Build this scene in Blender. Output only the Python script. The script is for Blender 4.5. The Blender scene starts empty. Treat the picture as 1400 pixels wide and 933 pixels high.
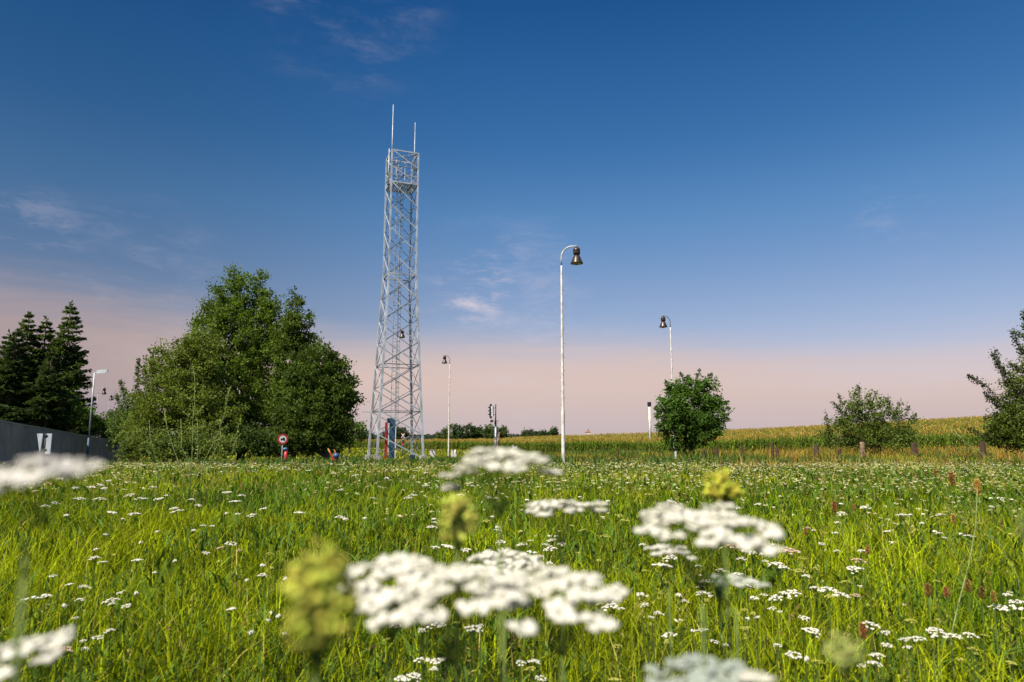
import bpy, math, random
import numpy as np
from mathutils import Vector, Matrix

R_ = math.radians
rng = np.random.default_rng(7)
random.seed(7)
sc = bpy.context.scene
col = sc.collection

# ------------------------------------------------------------------ camera frame
EYE = 1.35
PITCH = R_(8.05)
FPX = 933.0
CT, ST = math.cos(PITCH), math.sin(PITCH)

def ray(px, py):
    dx = (px - 700.0) / FPX
    dy = (466.5 - py) / FPX
    return dx, CT - dy * ST, ST + dy * CT

def at(px, py, Y):
    """world point seen at photo pixel (px, py) standing Y metres ahead"""
    dx, fy, fz = ray(px, py)
    return Vector((dx / fy * Y, Y, EYE + fz / fy * Y))

def mpp(Y):
    return Y / FPX

# ------------------------------------------------------------------ noise + terrain
_perm = np.random.default_rng(3).random((256, 256))
def vnoise(x, y, s=1.0, o=0.0):
    x = np.asarray(x, float) * s + 37.3 + o; y = np.asarray(y, float) * s + 91.7 + o * 1.7
    xi = np.floor(x).astype(int); yi = np.floor(y).astype(int)
    fx = x - xi; fy = y - yi
    fx = fx * fx * (3 - 2 * fx); fy = fy * fy * (3 - 2 * fy)
    a = _perm[xi % 256, yi % 256]; b = _perm[(xi + 1) % 256, yi % 256]
    c = _perm[xi % 256, (yi + 1) % 256]; d = _perm[(xi + 1) % 256, (yi + 1) % 256]
    return (a * (1 - fx) + b * fx) * (1 - fy) + (c * (1 - fx) + d * fx) * fy
def fbm(x, y, s=1.0, o=0.0):
    return (vnoise(x, y, s, o) + .5 * vnoise(x, y, s * 2.1, o + 5) + .25 * vnoise(x, y, s * 4.3, o + 11)) / 1.75
def sst(t):
    t = np.clip(t, 0, 1)
    return t * t * (3 - 2 * t)

UK = np.array([-2.5, -.60, -.22, .05, .32, .43, .675, 1.0, 2.5])
YF = np.array([230, 230, 195, 130, 98, 86, 80, 76, 74.])      # front edge of the maize
ZF = np.array([-1.6, -1.6, -1.6, -1.42, -.85, -.40, -.10, .2, .3])
YC = np.array([340, 340, 320, 250, 215, 206, 200, 196, 190.])   # crest of the field
ZC = np.array([-3.1, -3.1, -3.0, -.22, 1.75, 2.6, 5.3, 7.2, 8.])
def uof(x, y):
    a = np.arctan2(np.asarray(x, float), np.maximum(np.asarray(y, float), 1e-3))
    return np.tan(np.clip(a, -1.18, 1.18))
def ground(x, y):
    x = np.asarray(x, float); y = np.asarray(y, float)
    yy = np.maximum(y, 0)
    u = uof(x, np.maximum(y, 1))
    m = -.95 * sst((yy - 34) / 32) * sst((10 - x) / 26) - .24 * sst((yy - 23) / 14) + .05 * (fbm(x, y, .35) - .5)
    yf = np.interp(u, UK, YF); zf = np.interp(u, UK, ZF); yc = np.interp(u, UK, YC); zc = np.interp(u, UK, ZC)
    t1 = sst((yy - 58) / (yf - 58))
    z = m * (1 - t1) + zf * t1
    t2 = np.clip((yy - yf) / (yc - yf), 0, 1)
    z = z + (zc - zf) * (t2 * .75 + .25 * sst(t2))
    z = z - .012 * np.clip(yy - yc, 0, 900)
    return z
def g1(x, y):
    return float(ground(x, y))

# ------------------------------------------------------------------ materials
def new_mat(name):
    m = bpy.data.materials.new(name); m.use_nodes = True
    nt = m.node_tree; nt.nodes.clear()
    return m, nt, nt.nodes, nt.links

def plain(name, rgb, rough=.6, metal=0., var=.12, scale=6., spec=.4, bump=0., dark=None):
    m, nt, N, L = new_mat(name)
    out = N.new('ShaderNodeOutputMaterial'); p = N.new('ShaderNodeBsdfPrincipled')
    tc = N.new('ShaderNodeTexCoord'); no = N.new('ShaderNodeTexNoise')
    no.inputs['Scale'].default_value = scale; no.inputs['Detail'].default_value = 5
    L.new(tc.outputs['Object'], no.inputs['Vector'])
    mx = N.new('ShaderNodeMix'); mx.data_type = 'RGBA'
    c2 = dark if dark else tuple(c * (1 - 2.2 * var) for c in rgb)
    c1 = tuple(min(1, c * (1 + var)) for c in rgb)
    mr = N.new('ShaderNodeMapRange'); mr.inputs[1].default_value = .35; mr.inputs[2].default_value = .65
    L.new(no.outputs['Fac'], mr.inputs[0]); L.new(mr.outputs[0], mx.inputs[0])
    mx.inputs[6].default_value = (*c2, 1); mx.inputs[7].default_value = (*c1, 1)
    L.new(mx.outputs[2], p.inputs['Base Color'])
    p.inputs['Roughness'].default_value = rough; p.inputs['Metallic'].default_value = metal
    p.inputs['Specular IOR Level'].default_value = spec
    if bump:
        b = N.new('ShaderNodeBump'); b.inputs['Strength'].default_value = bump; b.inputs['Distance'].default_value = .02
        L.new(no.outputs['Fac'], b.inputs['Height']); L.new(b.outputs[0], p.inputs['Normal'])
    L.new(p.outputs[0], out.inputs[0])
    return m

def leafmat(name, transl=.35, rough=.5, spec=.3, gain=1.0):
    """leaf shader: colour from the per-leaf attribute 'tint'"""
    m, nt, N, L = new_mat(name)
    out = N.new('ShaderNodeOutputMaterial')
    at_ = N.new('ShaderNodeAttribute'); at_.attribute_name = 'tint'
    p = N.new('ShaderNodeBsdfPrincipled'); p.inputs['Roughness'].default_value = rough
    p.inputs['Specular IOR Level'].default_value = spec
    L.new(at_.outputs['Color'], p.inputs['Base Color'])
    t = N.new('ShaderNodeBsdfTranslucent'); tc_ = (1.0, 1.0, .92, 1) if name == 'petals' else (1.25 * gain, 1.3 * gain, .55 * gain, 1)
    mul = N.new('ShaderNodeMix'); mul.data_type = 'RGBA'; mul.blend_type = 'MULTIPLY'; mul.inputs[0].default_value = 1
    L.new(at_.outputs['Color'], mul.inputs[6]); mul.inputs[7].default_value = tc_
    L.new(mul.outputs[2], t.inputs['Color'])
    ms = N.new('ShaderNodeMixShader'); ms.inputs[0].default_value = transl
    L.new(p.outputs[0], ms.inputs[1]); L.new(t.outputs[0], ms.inputs[2]); L.new(ms.outputs[0], out.inputs[0])
    return m

M = {}
M['leaf'] = leafmat('leaf_green', .38, .6, .12)
M['grass'] = leafmat('grass_blades', .32, .6, .06)
M['petal'] = leafmat('petals', .35, .8, .05, .8)
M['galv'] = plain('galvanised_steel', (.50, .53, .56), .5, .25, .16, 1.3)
M['galv_dark'] = plain('dark_grey_steel', (.20, .225, .25), .55, .3, .2, 4)  # darker grey steel for second diagonals, some beams and small fittings
M['white_paint'] = plain('old_white_paint', (.72, .69, .63), .6, 0, .08, 2.6, .3, dark=(.47, .43, .37))
M['bronze'] = plain('brown_enamel', (.075, .055, .042), .35, .3, .3, 9)
M['glass'] = plain('milky_glass', (.55, .52, .45), .2, 0, .05, 5)
M['dark'] = plain('dark_metal', (.025, .025, .03), .5, 0, .2, 6)
M['bark'] = plain('bark', (.13, .10, .075), .9, 0, .3, 9, .2, .6)
M['palebark'] = plain('pale_bark', (.26, .24, .20), .9, 0, .3, 5, .2, .5)
M['oldwood'] = plain('weathered_wood', (.075, .046, .032), .95, 0, .35, 7, .03, .7, dark=(.05, .035, .03))
M['lightwood'] = plain('grey_wood', (.28, .19, .13), .95, 0, .3, 5, .05, .6, dark=(.10, .06, .045))
M['wall'] = plain('anthracite_sheet', (.30, .275, .24), .6, 0, .08, 1.2, .2, dark=(.23, .21, .185))
M['wallcap'] = plain('anthracite_cap', (.30, .30, .30), .5, 0, .1, 3)
M['red'] = plain('red_paint', (.42, .035, .03), .45, 0, .15, 4)
M['orange'] = plain('orange_paint', (.50, .15, .06), .45, 0, .15, 4)
M['yellow'] = plain('yellow_paint', (.55, .36, .07), .45, 0, .15, 4)
M['blue'] = plain('blue_paint', (.045, .11, .24), .45, 0, .15, 4)
M['slate_blue'] = plain('slate_blue_paint', (.05, .11, .19), .5, 0, .12, 4)
M['concrete'] = plain('concrete', (.46, .44, .40), .85, 0, .14, 6, .25, .3)
M['cabinet'] = plain('pale_cabinet', (.62, .60, .55), .55, 0, .08, 6)
M['sign_white'] = plain('sign_white', (.74, .74, .72), .4, 0, .04, 3)
M['sign_back'] = plain('sign_back_aluminium', (.52, .57, .64), .4, .3, .06, 3)
M['lensglass'] = plain('signal_lens', (.03, .03, .03), .15, 0, .1, 6)
M['rust'] = plain('dull_brown_roof', (.30, .14, .10), .8, 0, .15, 3)
M['plaster'] = plain('plaster', (.62, .52, .42), .85, 0, .08, 1)

# ------------------------------------------------------------------ mesh helpers
def tag(o, label=None, cat=None, group=None, kind=None):
    if label: o['label'] = label
    if cat: o['category'] = cat
    if group: o['group'] = group
    if kind: o['kind'] = kind
    return o

def empty(name, loc, label=None, cat=None, group=None, rz=0):
    o = bpy.data.objects.new(name, None); o.empty_display_size = .2
    o.location = loc; o.rotation_euler = (0, 0, rz)
    col.objects.link(o)
    return tag(o, label, cat, group)

def np_mesh(name, V, F, tint=None, smooth=False):
    """V (n,3), F (m,k) with constant k"""
    V = np.asarray(V, np.float32); F = np.asarray(F, np.int32)
    me = bpy.data.meshes.new(name)
    k = F.shape[1]
    me.vertices.add(len(V)); me.vertices.foreach_set('co', V.ravel())
    me.loops.add(F.size); me.loops.foreach_set('vertex_index', F.ravel())
    me.polygons.add(len(F))
    me.polygons.foreach_set('loop_start', np.arange(0, F.size, k, dtype=np.int32))
    me.polygons.foreach_set('loop_total', np.full(len(F), k, np.int32))
    if smooth: me.polygons.foreach_set('use_smooth', np.ones(len(F), bool))
    if tint is not None:
        T = np.ones((len(V), 4), np.float32); T[:, :3] = tint
        a = me.attributes.new('tint', 'FLOAT_COLOR', 'POINT'); a.data.foreach_set('color', T.ravel())
    me.update(calc_edges=True); me.validate()
    return me

def obj_np(name, V, F, mat, parent=None, tint=None, smooth=False, loc=None):
    o = bpy.data.objects.new(name, np_mesh(name, V, F, tint, smooth))
    o.data.materials.append(mat)
    if loc is not None: o.location = loc
    if parent: o.parent = parent
    col.objects.link(o)
    return o

class MB:
    """collects boxes, bars, tubes and lathes; build() links them as ONE object"""
    def __init__(s): s.v = []; s.f = []; s.mi = []; s.sm = []; s.m = 0
    def add(s, vs, fs, smooth=False):
        b = len(s.v); s.v += [tuple(v) for v in vs]
        for f in fs: s.f.append(tuple(b + i for i in f)); s.mi.append(s.m); s.sm.append(smooth)
        return s
    def box(s, c, d, rz=0):
        c = Vector(c); x, y, z = d[0] / 2, d[1] / 2, d[2] / 2
        m = Matrix.Rotation(rz, 3, 'Z')
        vs = [c + m @ Vector((sx * x, sy * y, sz * z)) for sz in (-1, 1) for sy in (-1, 1) for sx in (-1, 1)]
        return s.add(vs, [(0, 2, 3, 1), (4, 5, 7, 6), (0, 1, 5, 4), (2, 6, 7, 3), (0, 4, 6, 2), (1, 3, 7, 5)])
    def bar(s, p, q, w, h=None, up=(0, 0, 1)):
        p = Vector(p); q = Vector(q); d = (q - p).normalized(); h = h or w
        a = d.cross(Vector(up))
        if a.length < 1e-3: a = d.cross(Vector((1, 0, 0)))
        a.normalize(); b = d.cross(a).normalized()
        vs = [P + a * (sx * w / 2) + b * (sy * h / 2) for P in (p, q) for sx, sy in ((-1, -1), (1, -1), (1, 1), (-1, 1))]
        return s.add(vs, [(0, 1, 2, 3), (7, 6, 5, 4), (0, 4, 5, 1), (1, 5, 6, 2), (2, 6, 7, 3), (3, 7, 4, 0)])
    def tube(s, pts, rs, n=8, cap=True):
        pts = [Vector(p) for p in pts]
        if not hasattr(rs, '__len__'): rs = [rs] * len(pts)
        vs = []; fs = []; prev = None
        for i, p in enumerate(pts):
            d = (pts[min(i + 1, len(pts) - 1)] - pts[max(i - 1, 0)]).normalized()
            if prev is None:
                a = d.cross(Vector((0, 1, 0)))
                if a.length < 1e-2: a = d.cross(Vector((1, 0, 0)))
            else: a = prev - d * prev.dot(d)
            a.normalize(); prev = a; b = d.cross(a)
            vs += [p + (a * math.cos(t) + b * math.sin(t)) * rs[i] for t in (2 * math.pi * k / n for k in range(n))]
        for i in range(len(pts) - 1):
            for k in range(n):
                fs.append((i * n + k, i * n + (k + 1) % n, (i + 1) * n + (k + 1) % n, (i + 1) * n + k))
        s.add(vs, fs, True)
        if cap:
            b = len(s.v) - len(vs)
            s.f.append(tuple(b + k for k in range(n))[::-1]); s.mi.append(s.m); s.sm.append(False)
            s.f.append(tuple(b + (len(pts) - 1) * n + k for k in range(n))); s.mi.append(s.m); s.sm.append(False)
        return s
    def lathe(s, c, prof, n=20):
        c = Vector(c)
        vs = [c + Vector((r * math.cos(2 * math.pi * k / n), r * math.sin(2 * math.pi * k / n), z)) for r, z in prof for k in range(n)]
        fs = [(i * n + k, i * n + (k + 1) % n, (i + 1) * n + (k + 1) % n, (i + 1) * n + k) for i in range(len(prof) - 1) for k in range(n)]
        return s.add(vs, fs, True)
    def build(s, name, mats, parent=None, loc=None):
        me = bpy.data.meshes.new(name); me.from_pydata(s.v, [], s.f)
        for m in (mats if isinstance(mats, (list, tuple)) else [mats]): me.materials.append(m)
        for p, i, k in zip(me.polygons, s.mi, s.sm): p.material_index = i; p.use_smooth = k
        me.update()
        o = bpy.data.objects.new(name, me)
        if loc is not None: o.location = loc
        if parent: o.parent = parent
        col.objects.link(o)
        return o

# ------------------------------------------------------------------ ground
def build_ground():
    rr = np.concatenate([[.004], np.geomspace(.6, 60, 90), np.geomspace(62, 420, 110), np.geomspace(440, 6000, 30)])
    na = 360
    th = np.linspace(0, 2 * np.pi, na, endpoint=False)
    X = rr[:, None] * np.sin(th)[None, :]; Y = rr[:, None] * np.cos(th)[None, :]
    Z = ground(X, Y)
    V = np.stack([X, Y, Z], -1).reshape(-1, 3)
    i, k = np.meshgrid(np.arange(0, len(rr) - 1), np.arange(na), indexing='ij')
    i = i.ravel(); k = k.ravel(); k2 = (k + 1) % na
    F = np.stack([i * na + k, (i + 1) * na + k, (i + 1) * na + k2, i * na + k2], 1)[:, ::-1]
    m, nt, N, L = new_mat('meadow_soil')
    out = N.new('ShaderNodeOutputMaterial'); p = N.new('ShaderNodeBsdfPrincipled'); p.inputs['Roughness'].default_value = .95
    p.inputs['Specular IOR Level'].default_value = .1
    tc = N.new('ShaderNodeTexCoord'); a = N.new('ShaderNodeTexNoise'); a.inputs['Scale'].default_value = .6; a.inputs['Detail'].default_value = 8
    a.inputs['Roughness'].default_value = .7
    L.new(tc.outputs['Object'], a.inputs['Vector'])
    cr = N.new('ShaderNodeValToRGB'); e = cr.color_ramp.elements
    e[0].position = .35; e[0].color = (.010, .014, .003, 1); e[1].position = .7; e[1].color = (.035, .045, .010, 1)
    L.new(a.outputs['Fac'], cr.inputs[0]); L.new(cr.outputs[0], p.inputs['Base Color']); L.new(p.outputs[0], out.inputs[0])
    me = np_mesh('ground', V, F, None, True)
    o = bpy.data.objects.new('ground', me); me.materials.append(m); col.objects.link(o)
    tag(o, None, None, None, 'structure')
    return o
build_ground()

# ------------------------------------------------------------------ grass (stuff)
def blades(x, y, h, w, tint, bend=.35, segs=3, zoff=0., tipt=None, lean=None):
    n = len(x)
    z0 = ground(x, y) + zoff
    a = rng.random(n) * 2 * np.pi
    if lean is not None: a = a * .35 + lean
    b = h * bend * rng.random(n) ** .7
    face = a + np.pi / 2 + rng.normal(0, .6, n)
    cx, cy = np.cos(a), np.sin(a); wx, wy = np.cos(face), np.sin(face)
    P = []; T = []
    for s in range(segs + 1):
        t = s / segs
        px = x + cx * b * t * t * 1.1; py = y + cy * b * t * t * 1.1
        pz = z0 + h * (t - .18 * t * t * (b / np.maximum(h, 1e-3)) * 2)
        ww = w * (1 - t) ** .6 if s < segs else 0
        if s < segs:
            P.append(np.stack([px - wx * ww / 2, py - wy * ww / 2, pz], 1)); P.append(np.stack([px + wx * ww / 2, py + wy * ww / 2, pz], 1))
            T += [tint] * 2
        else:
            P.append(np.stack([px, py, pz], 1)); T.append(tint if tipt is None else tipt)
    k = 2 * segs + 1
    V = np.stack(P, 1).reshape(-1, 3); TT = np.stack(T, 1).reshape(-1, 3)
    base = (np.arange(n) * k)[:, None]
    tri = []
    for s in range(segs - 1):
        tri += [[2 * s, 2 * s + 1, 2 * s + 3], [2 * s, 2 * s + 3, 2 * s + 2]]
    tri += [[2 * segs - 2, 2 * segs - 1, 2 * segs]]
    F = (base[:, :, None] + np.array(tri)[None]).reshape(-1, 3)
    return V, F, TT

def join(parts):
    V = []; F = []; T = []; b = 0
    for v, f, t in parts:
        V.append(v); F.append(f + b); T.append(t); b += len(v)
    return np.concatenate(V), np.concatenate(F), np.concatenate(T)

def scatter(y0, y1, dens, umax=.95, left=None):
    m = 2.0 if y1 < 21 else 0.0                       # extra ground cover to either side
    y = np.linspace(y0, y1, 400); cdf = umax * (y ** 2 - y0 ** 2) + 2 * m * (y - y0)
    n = int(cdf[-1] * dens)
    y = np.interp(rng.random(n) * cdf[-1], cdf, y)
    return (rng.random(n) * 2 - 1) * (umax * y + m), y

def grass_tint(x, y, n):
    p = (fbm(x, y, .25)[:, None] - .5) * 1.35 + .5 - .02; q = fbm(x, y, .9, 20)[:, None]
    lush = np.array([.078, .172, .003]); yel = np.array([.275, .325, .006]); dry = np.array([.42, .33, .08])
    t = np.clip((p - .36) * 4.5 + .25 * rng.normal(size=(n, 1)) + np.clip((y[:, None] - 16) / 14, 0, .8) * .8, 0, 1)
    c = lush * (1 - t) + yel * t
    c = c * (.45 + 1.15 * q)
    d = (rng.random((n, 1)) < .05 + .16 * np.clip((y[:, None] - 14) / 12, 0, 1) + .10 * (p < .40))
    c = np.where(d, dry * (.7 + .5 * rng.random((n, 1))), c)
    return c * (.35 + 1.25 * rng.random((n, 1)))

def build_grass():
    parts = []
    for (y0, y1, dens, w, h0, h1, segs) in ((1.1, 3.2, 1150, .0062, .10, .44, 3), (3.2, 6, 760, .0085, .10, .46, 3), (6, 11, 350, .012, .12, .48, 3),
                                           (11, 20, 150, .018, .18, .44, 2), (20, 30, 60, .026, .20, .40, 2), (30, 75, 17, .045, .16, .34, 2), (75, 130, 3.0, .12, .2, .4, 2), (130, 232, 1.3, .22, .25, .5, 2)):
        x, y = scatter(y0, y1, dens, .95 if y1 < 20 else .9)
        # tufts: pull blades together, leave gaps
        cell = .13 if y1 < 12 else .35
        gx = (np.floor(x / cell) + .5 + (vnoise(np.floor(x / cell), np.floor(y / cell), 7.7) - .5)) * cell
        gy = (np.floor(y / cell) + .5 + (vnoise(np.floor(x / cell), np.floor(y / cell), 5.1, 9) - .5)) * cell
        k = rng.random(len(x)) ** .5 * .75
        pull = rng.random(len(x)) < .78
        x = np.where(pull, gx + (x - gx) * k, x); y = np.where(pull, gy + (y - gy) * k, y)
        keep = y < np.interp(uof(x, y), UK, YF) - 1
        x, y = x[keep], y[keep]; n = len(x)
        hh = (h0 + (h1 - h0) * rng.random(n) ** 1.3) * (.45 + 1.1 * fbm(x, y, .8, 3))
        parts.append(blades(x, y, hh, w * (.7 + .7 * rng.random(n)), grass_tint(x, y, n), .95, segs))
    # seed stalks: thin, taller, straw coloured
    for (y0, y1, dens, w) in ((1.6, 6, 14, .0028), (6, 16, 7, .005), (16, 45, 2.2, .012)):
        x, y = scatter(y0, y1, dens, .9); n = len(x)
        c = np.array([.30, .27, .09]) * (.6 + .7 * rng.random((n, 1)))
        g = np.array([.20, .26, .05]) * (.6 + .7 * rng.random((n, 1)))
        c = np.where(rng.random((n, 1)) < .5, c, g)
        parts.append(blades(x, y, (.34 + .28 * rng.random(n)) * (1 if y1 < 20 else .75), w, c, .35, 3))
    V, F, T = join(parts)
    return tag(obj_np('meadow_grass', V, F, M['grass'], tint=T), 'long green and yellowish meadow grass filling the foreground', 'grass', kind='stuff')
build_grass()

def panicles():
    # tan and purple-brown grass panicles on thin culms
    parts = []
    for (y0, y1, dens, L, w) in ((2.0, 6, 5, .09, .006), (6, 14, 3, .11, .010), (14, 34, 1.3, .13, .020)):
        x, y = scatter(y0, y1, dens, .92); k = fbm(x, y, .4, 60) > .45; x, y = x[k], y[k]; n = len(x)
        h = (.40 + .22 * rng.random(n)) * (1 if y1 < 20 else .8); lx = rng.normal(0, .05, n); ly = rng.normal(0, .05, n)
        parts.append(blades(x, y, h, w * .35, np.array([.30, .28, .08]) * rng.uniform(.6, 1.2, (n, 1)), .05, 2))
        m = 16; i = np.repeat(np.arange(n), m); t = rng.random(n * m)
        P = np.stack([x[i] + lx[i] * t + rng.normal(0, w * 1.2, n * m) * (1.1 - t), y[i] + ly[i] * t + rng.normal(0, w * 1.2, n * m) * (1.1 - t), ground(x, y)[i] + h[i] - L * .4 + L * t], 1)
        D = rng.normal(size=P.shape) * .6 + np.array([0, 0, 1.])
        base = np.where(rng.random((n, 1)) < .15, np.array([.30, .17, .08]), np.array([.42, .38, .10])) * rng.uniform(.7, 1.25, (n, 1))
        parts.append(leaf_cloud(P, D, w, base[i], 2.6))
    V, F, T = join(parts)
    tag(obj_np('grass_panicles', V, F, M['grass'], tint=T), 'tan and purplish grass panicles standing above the meadow blades', 'grass', kind='stuff')

def herb_leaves():
    # low broad and feathery leaves between the blades
    parts = []
    for (y0, y1, dens, w, l) in ((1.2, 5, 260, .013, .08), (5, 12, 80, .022, .12), (12, 30, 16, .042, .16)):
        x, y = scatter(y0, y1, dens, .92)
        gx = np.round(x / .5) * .5; gy = np.round(y / .5) * .5
        k = fbm(x, y, .8, 40) > .44
        x, y = x[k], y[k]; n = len(x)
        c = np.array([.085, .145, .018]) * (.6 + 1.0 * rng.random((n, 1)))
        V, F, T = blades(x, y, l * (.7 + rng.random(n)), w * (.7 + .8 * rng.random(n)), c, 1.4, 3, zoff=.10)
        V[:, 2] += np.repeat(rng.random(n) * .18, 7)
        parts.append((V, F, T))
    V, F, T = join(parts)
    return tag(obj_np('meadow_herbs', V, F, M['grass'], tint=T), 'low dark green leafy herbs between the grass blades', 'herbs', kind='stuff')
herb_leaves()

def dry_strip():
    parts = []
    x, y = scatter(31, 78, 20, .95); u = x / y
    m = (fbm(x, y, .16, 8) > np.where(u > .02, .38, .62)) & ((u > -.05) | (rng.random(len(x)) < .15))
    m &= ~((u < .06) & (y < 50)) & ~((y < 38) & (fbm(x, y, .2, 77) < .5))
    m &= y < np.interp(uof(x, y), UK, YF) - 3
    x, y = x[m], y[m]; n = len(x)
    p = fbm(x, y * .5, .28, 31)[:, None] - .10 * (rng.random((n, 1)) - .5)
    tt = np.clip((p - .47) * 6, 0, 1) ; c = (np.array([.50, .27, .05]) * (1 - np.clip((fbm(x, y, .5, 91)[:, None] - .45) * 5, 0, 1)) + np.array([.42, .33, .06]) * np.clip((fbm(x, y, .5, 91)[:, None] - .45) * 5, 0, 1)) * (1 - tt) + np.array([.22, .26, .03]) * tt
    r = rng.random((n, 1))
    c = np.where(r < .20, np.array([.26, .11, .05]), c) * (.65 + .7 * rng.random((n, 1)))
    hh = (.25 + .6 * rng.random(n) ** 1.5) * (.15 + 1.5 * fbm(x, y, .45, 14)) * np.where(u[m] > .25, 1.15, .7)
    parts.append(blades(x, y, hh, .04 * (.6 + .8 * rng.random(n)), c, .8, 2))
    # taller leafy weeds
    x, y = scatter(34, 74, 1.6, .95)
    k = (fbm(x, y, .2, 55) > .5) & (y < np.interp(uof(x, y), UK, YF) - 4)
    x, y = x[k], y[k]
    reps = 9; x = np.repeat(x, reps) + rng.normal(0, .18, len(x) * reps); y = np.repeat(y, reps) + rng.normal(0, .18, len(y) * reps); n = len(x)
    c = np.array([.07, .13, .025]) * (.6 + 1. * rng.random((n, 1)))
    parts.append(blades(x, y, .25 + .45 * rng.random(n), .07, c, .6, 2))
    V, F, T = join(parts)
    return tag(obj_np('dry_grass', V, F, M['grass'], tint=T), 'dry golden and rusty grass and weeds along the field edge', 'dry grass', kind='stuff')
dry_strip()

# ------------------------------------------------------------------ maize field (stuff)
def build_corn():
    # one detailed plant and one upper-half plant as templates
    def plant(seed, full=True):
        r = np.random.default_rng(seed); V = []; F = []; T = []
        def quadstrip(pts, ws, c0, side):
            b = len(V)
            for p, w in zip(pts, ws): V.append(p - side * w / 2); V.append(p + side * w / 2); T.append(c0); T.append(c0)
            for i in range(len(pts) - 1):
                a = b + 2 * i; F.append((a, a + 1, a + 3)); F.append((a, a + 3, a + 2))
        H = 1.95
        gs = np.array([.10, .17, .035])
        if full:
            quadstrip([np.array([0, 0, 0.]), np.array([0, 0, H])], [.05, .03], gs, np.array([1., 0, 0]))
            quadstrip([np.array([0, 0, 0.]), np.array([0, 0, H])], [.05, .03], gs, np.array([0., 1, 0]))
        nl = 12 if full else 7
        for i in range(nl):
            z = (.25 + 1.6 * i / nl) if full else 1.05 + .13 * i
            a = (i % 2) * math.pi + r.normal(0, .5); L = (.75 - .25 * (i / nl)) * r.uniform(.8, 1.15)
            d = np.array([math.cos(a), math.sin(a), 0]); s = np.array([-d[1], d[0], 0])
            up = r.uniform(.25, .5)
            pts = [np.array([0, 0, z]) + d * L * t + np.array([0, 0, up * (t * 1.5 - 1.9 * t * t)]) for t in (0, .35, .7, 1)]
            c = np.array([.135, .20, .022]) * r.uniform(.5, 1.5)
            if (i < 3 and r.random() < .5) or r.random() < .16: c = np.array([.34, .27, .07])
            quadstrip(pts, [.06, .105, .08, .01], c, s)
        for i in range(7):
            a = r.uniform(0, 6.28); sp = 0.03 if i == 0 else r.uniform(.08, .2)
            top = np.array([math.cos(a) * sp, math.sin(a) * sp, H + r.uniform(.28, .42)])
            c = np.array([.52, .36, .085]) * r.uniform(.7, 1.2)
            w = .022 if full else .019
            quadstrip([np.array([0, 0, H - .05]), (np.array([0, 0, H + .15]) + top) / 2, top], [w, w * 1.2, w * .5], c, np.array([math.sin(a), -math.cos(a), 0]))
        return np.array(V), np.array(F), np.array(T)
    parts = []
    def place(x, y, tmpl, smin=.80, smax=1.12, wide=1.0):
        n = len(x); z = ground(x, y)
        which = rng.integers(0, len(tmpl), n)
        for w, (V, F, T) in enumerate(tmpl):
            k = np.where(which == w)[0]
            if not len(k): continue
            a = rng.random(len(k)) * 6.28; s = rng.uniform(smin, smax, len(k)) * (.86 + .26 * fbm(x[k], y[k], .12, 3))
            ca, sa = np.cos(a), np.sin(a)
            vx = (V[None, :, 0] * ca[:, None] - V[None, :, 1] * sa[:, None]) * s[:, None] * wide
            vy = (V[None, :, 0] * sa[:, None] + V[None, :, 1] * ca[:, None]) * s[:, None] * wide
            vz = V[None, :, 2] * s[:, None]
            P = np.stack([vx + x[k][:, None], vy + y[k][:, None], vz + z[k][:, None]], -1).reshape(-1, 3)
            FF = (F[None] + (np.arange(len(k)) * len(V))[:, None, None]).reshape(-1, 3)
            TT = (T[None] * rng.uniform(.6, 1.3, (len(k), 1, 1))).reshape(-1, 3)
            parts.append((P, FF, TT))
    full = [plant(i) for i in range(6)]; half = [plant(20 + i, False) for i in range(6)]
    # front rows follow the edge of the field
    us = np.linspace(-.62, 1.05, 4000)
    ex = us * np.interp(us, UK, YF); ey = np.interp(us, UK, YF)
    ds = np.r_[0, np.cumsum(np.hypot(np.diff(ex), np.diff(ey)))]
    for row in range(16):
        n = int(ds[-1] / (.28 if row < 3 else .6)); t = np.sort(rng.random(n)) * ds[-1]
        x = np.interp(t, ds, ex); y = np.interp(t, ds, ey)
        u = x / y; f = 1 + (row * .75 + rng.normal(0, .08, n)) / y
        place(x * f, y * f, full)
    n = 17000
    u = rng.random(n) * 1.67 - .62; yf = np.interp(u, UK, YF) + 11; yc = np.interp(u, UK, YC) + 12
    y = yf + (yc - yf) * rng.random(n) ** .8
    place(u * y, y, half, .92, 1.08, 1.6)
    V, F, T = join(parts)
    return tag(obj_np('maize_field', V, F, M['grass'], tint=T), 'field of ripening maize with golden tassels on the rise', 'maize field', kind='stuff')
build_corn()

# ------------------------------------------------------------------ broadleaf trees
def leaf_cloud(P, D, size, tint, elong=1.7):
    """P centres, D directions; each leaf is a folded diamond of two triangles"""
    n = len(P)
    D = D / np.maximum(np.linalg.norm(D, axis=1, keepdims=True), 1e-6)
    Rn = rng.normal(size=(n, 3)); S = np.cross(D, Rn); S /= np.maximum(np.linalg.norm(S, axis=1, keepdims=True), 1e-6)
    Nn = np.cross(S, D)
    sz = (size * rng.uniform(.65, 1.3, n))[:, None]
    a = P; b = P + D * sz * elong * .5 + S * sz * .5 + Nn * sz * .12; c = P + D * sz * elong; d = P + D * sz * elong * .5 - S * sz * .5 + Nn * sz * .12
    V = np.stack([a, b, c, d], 1).reshape(-1, 3)
    base = (np.arange(n) * 4)[:, None]
    F = np.concatenate([base + np.array([[0, 1, 2]]), base + np.array([[0, 2, 3]])], 0)
    return V, F, np.repeat(tint, 4, 0)

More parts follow.
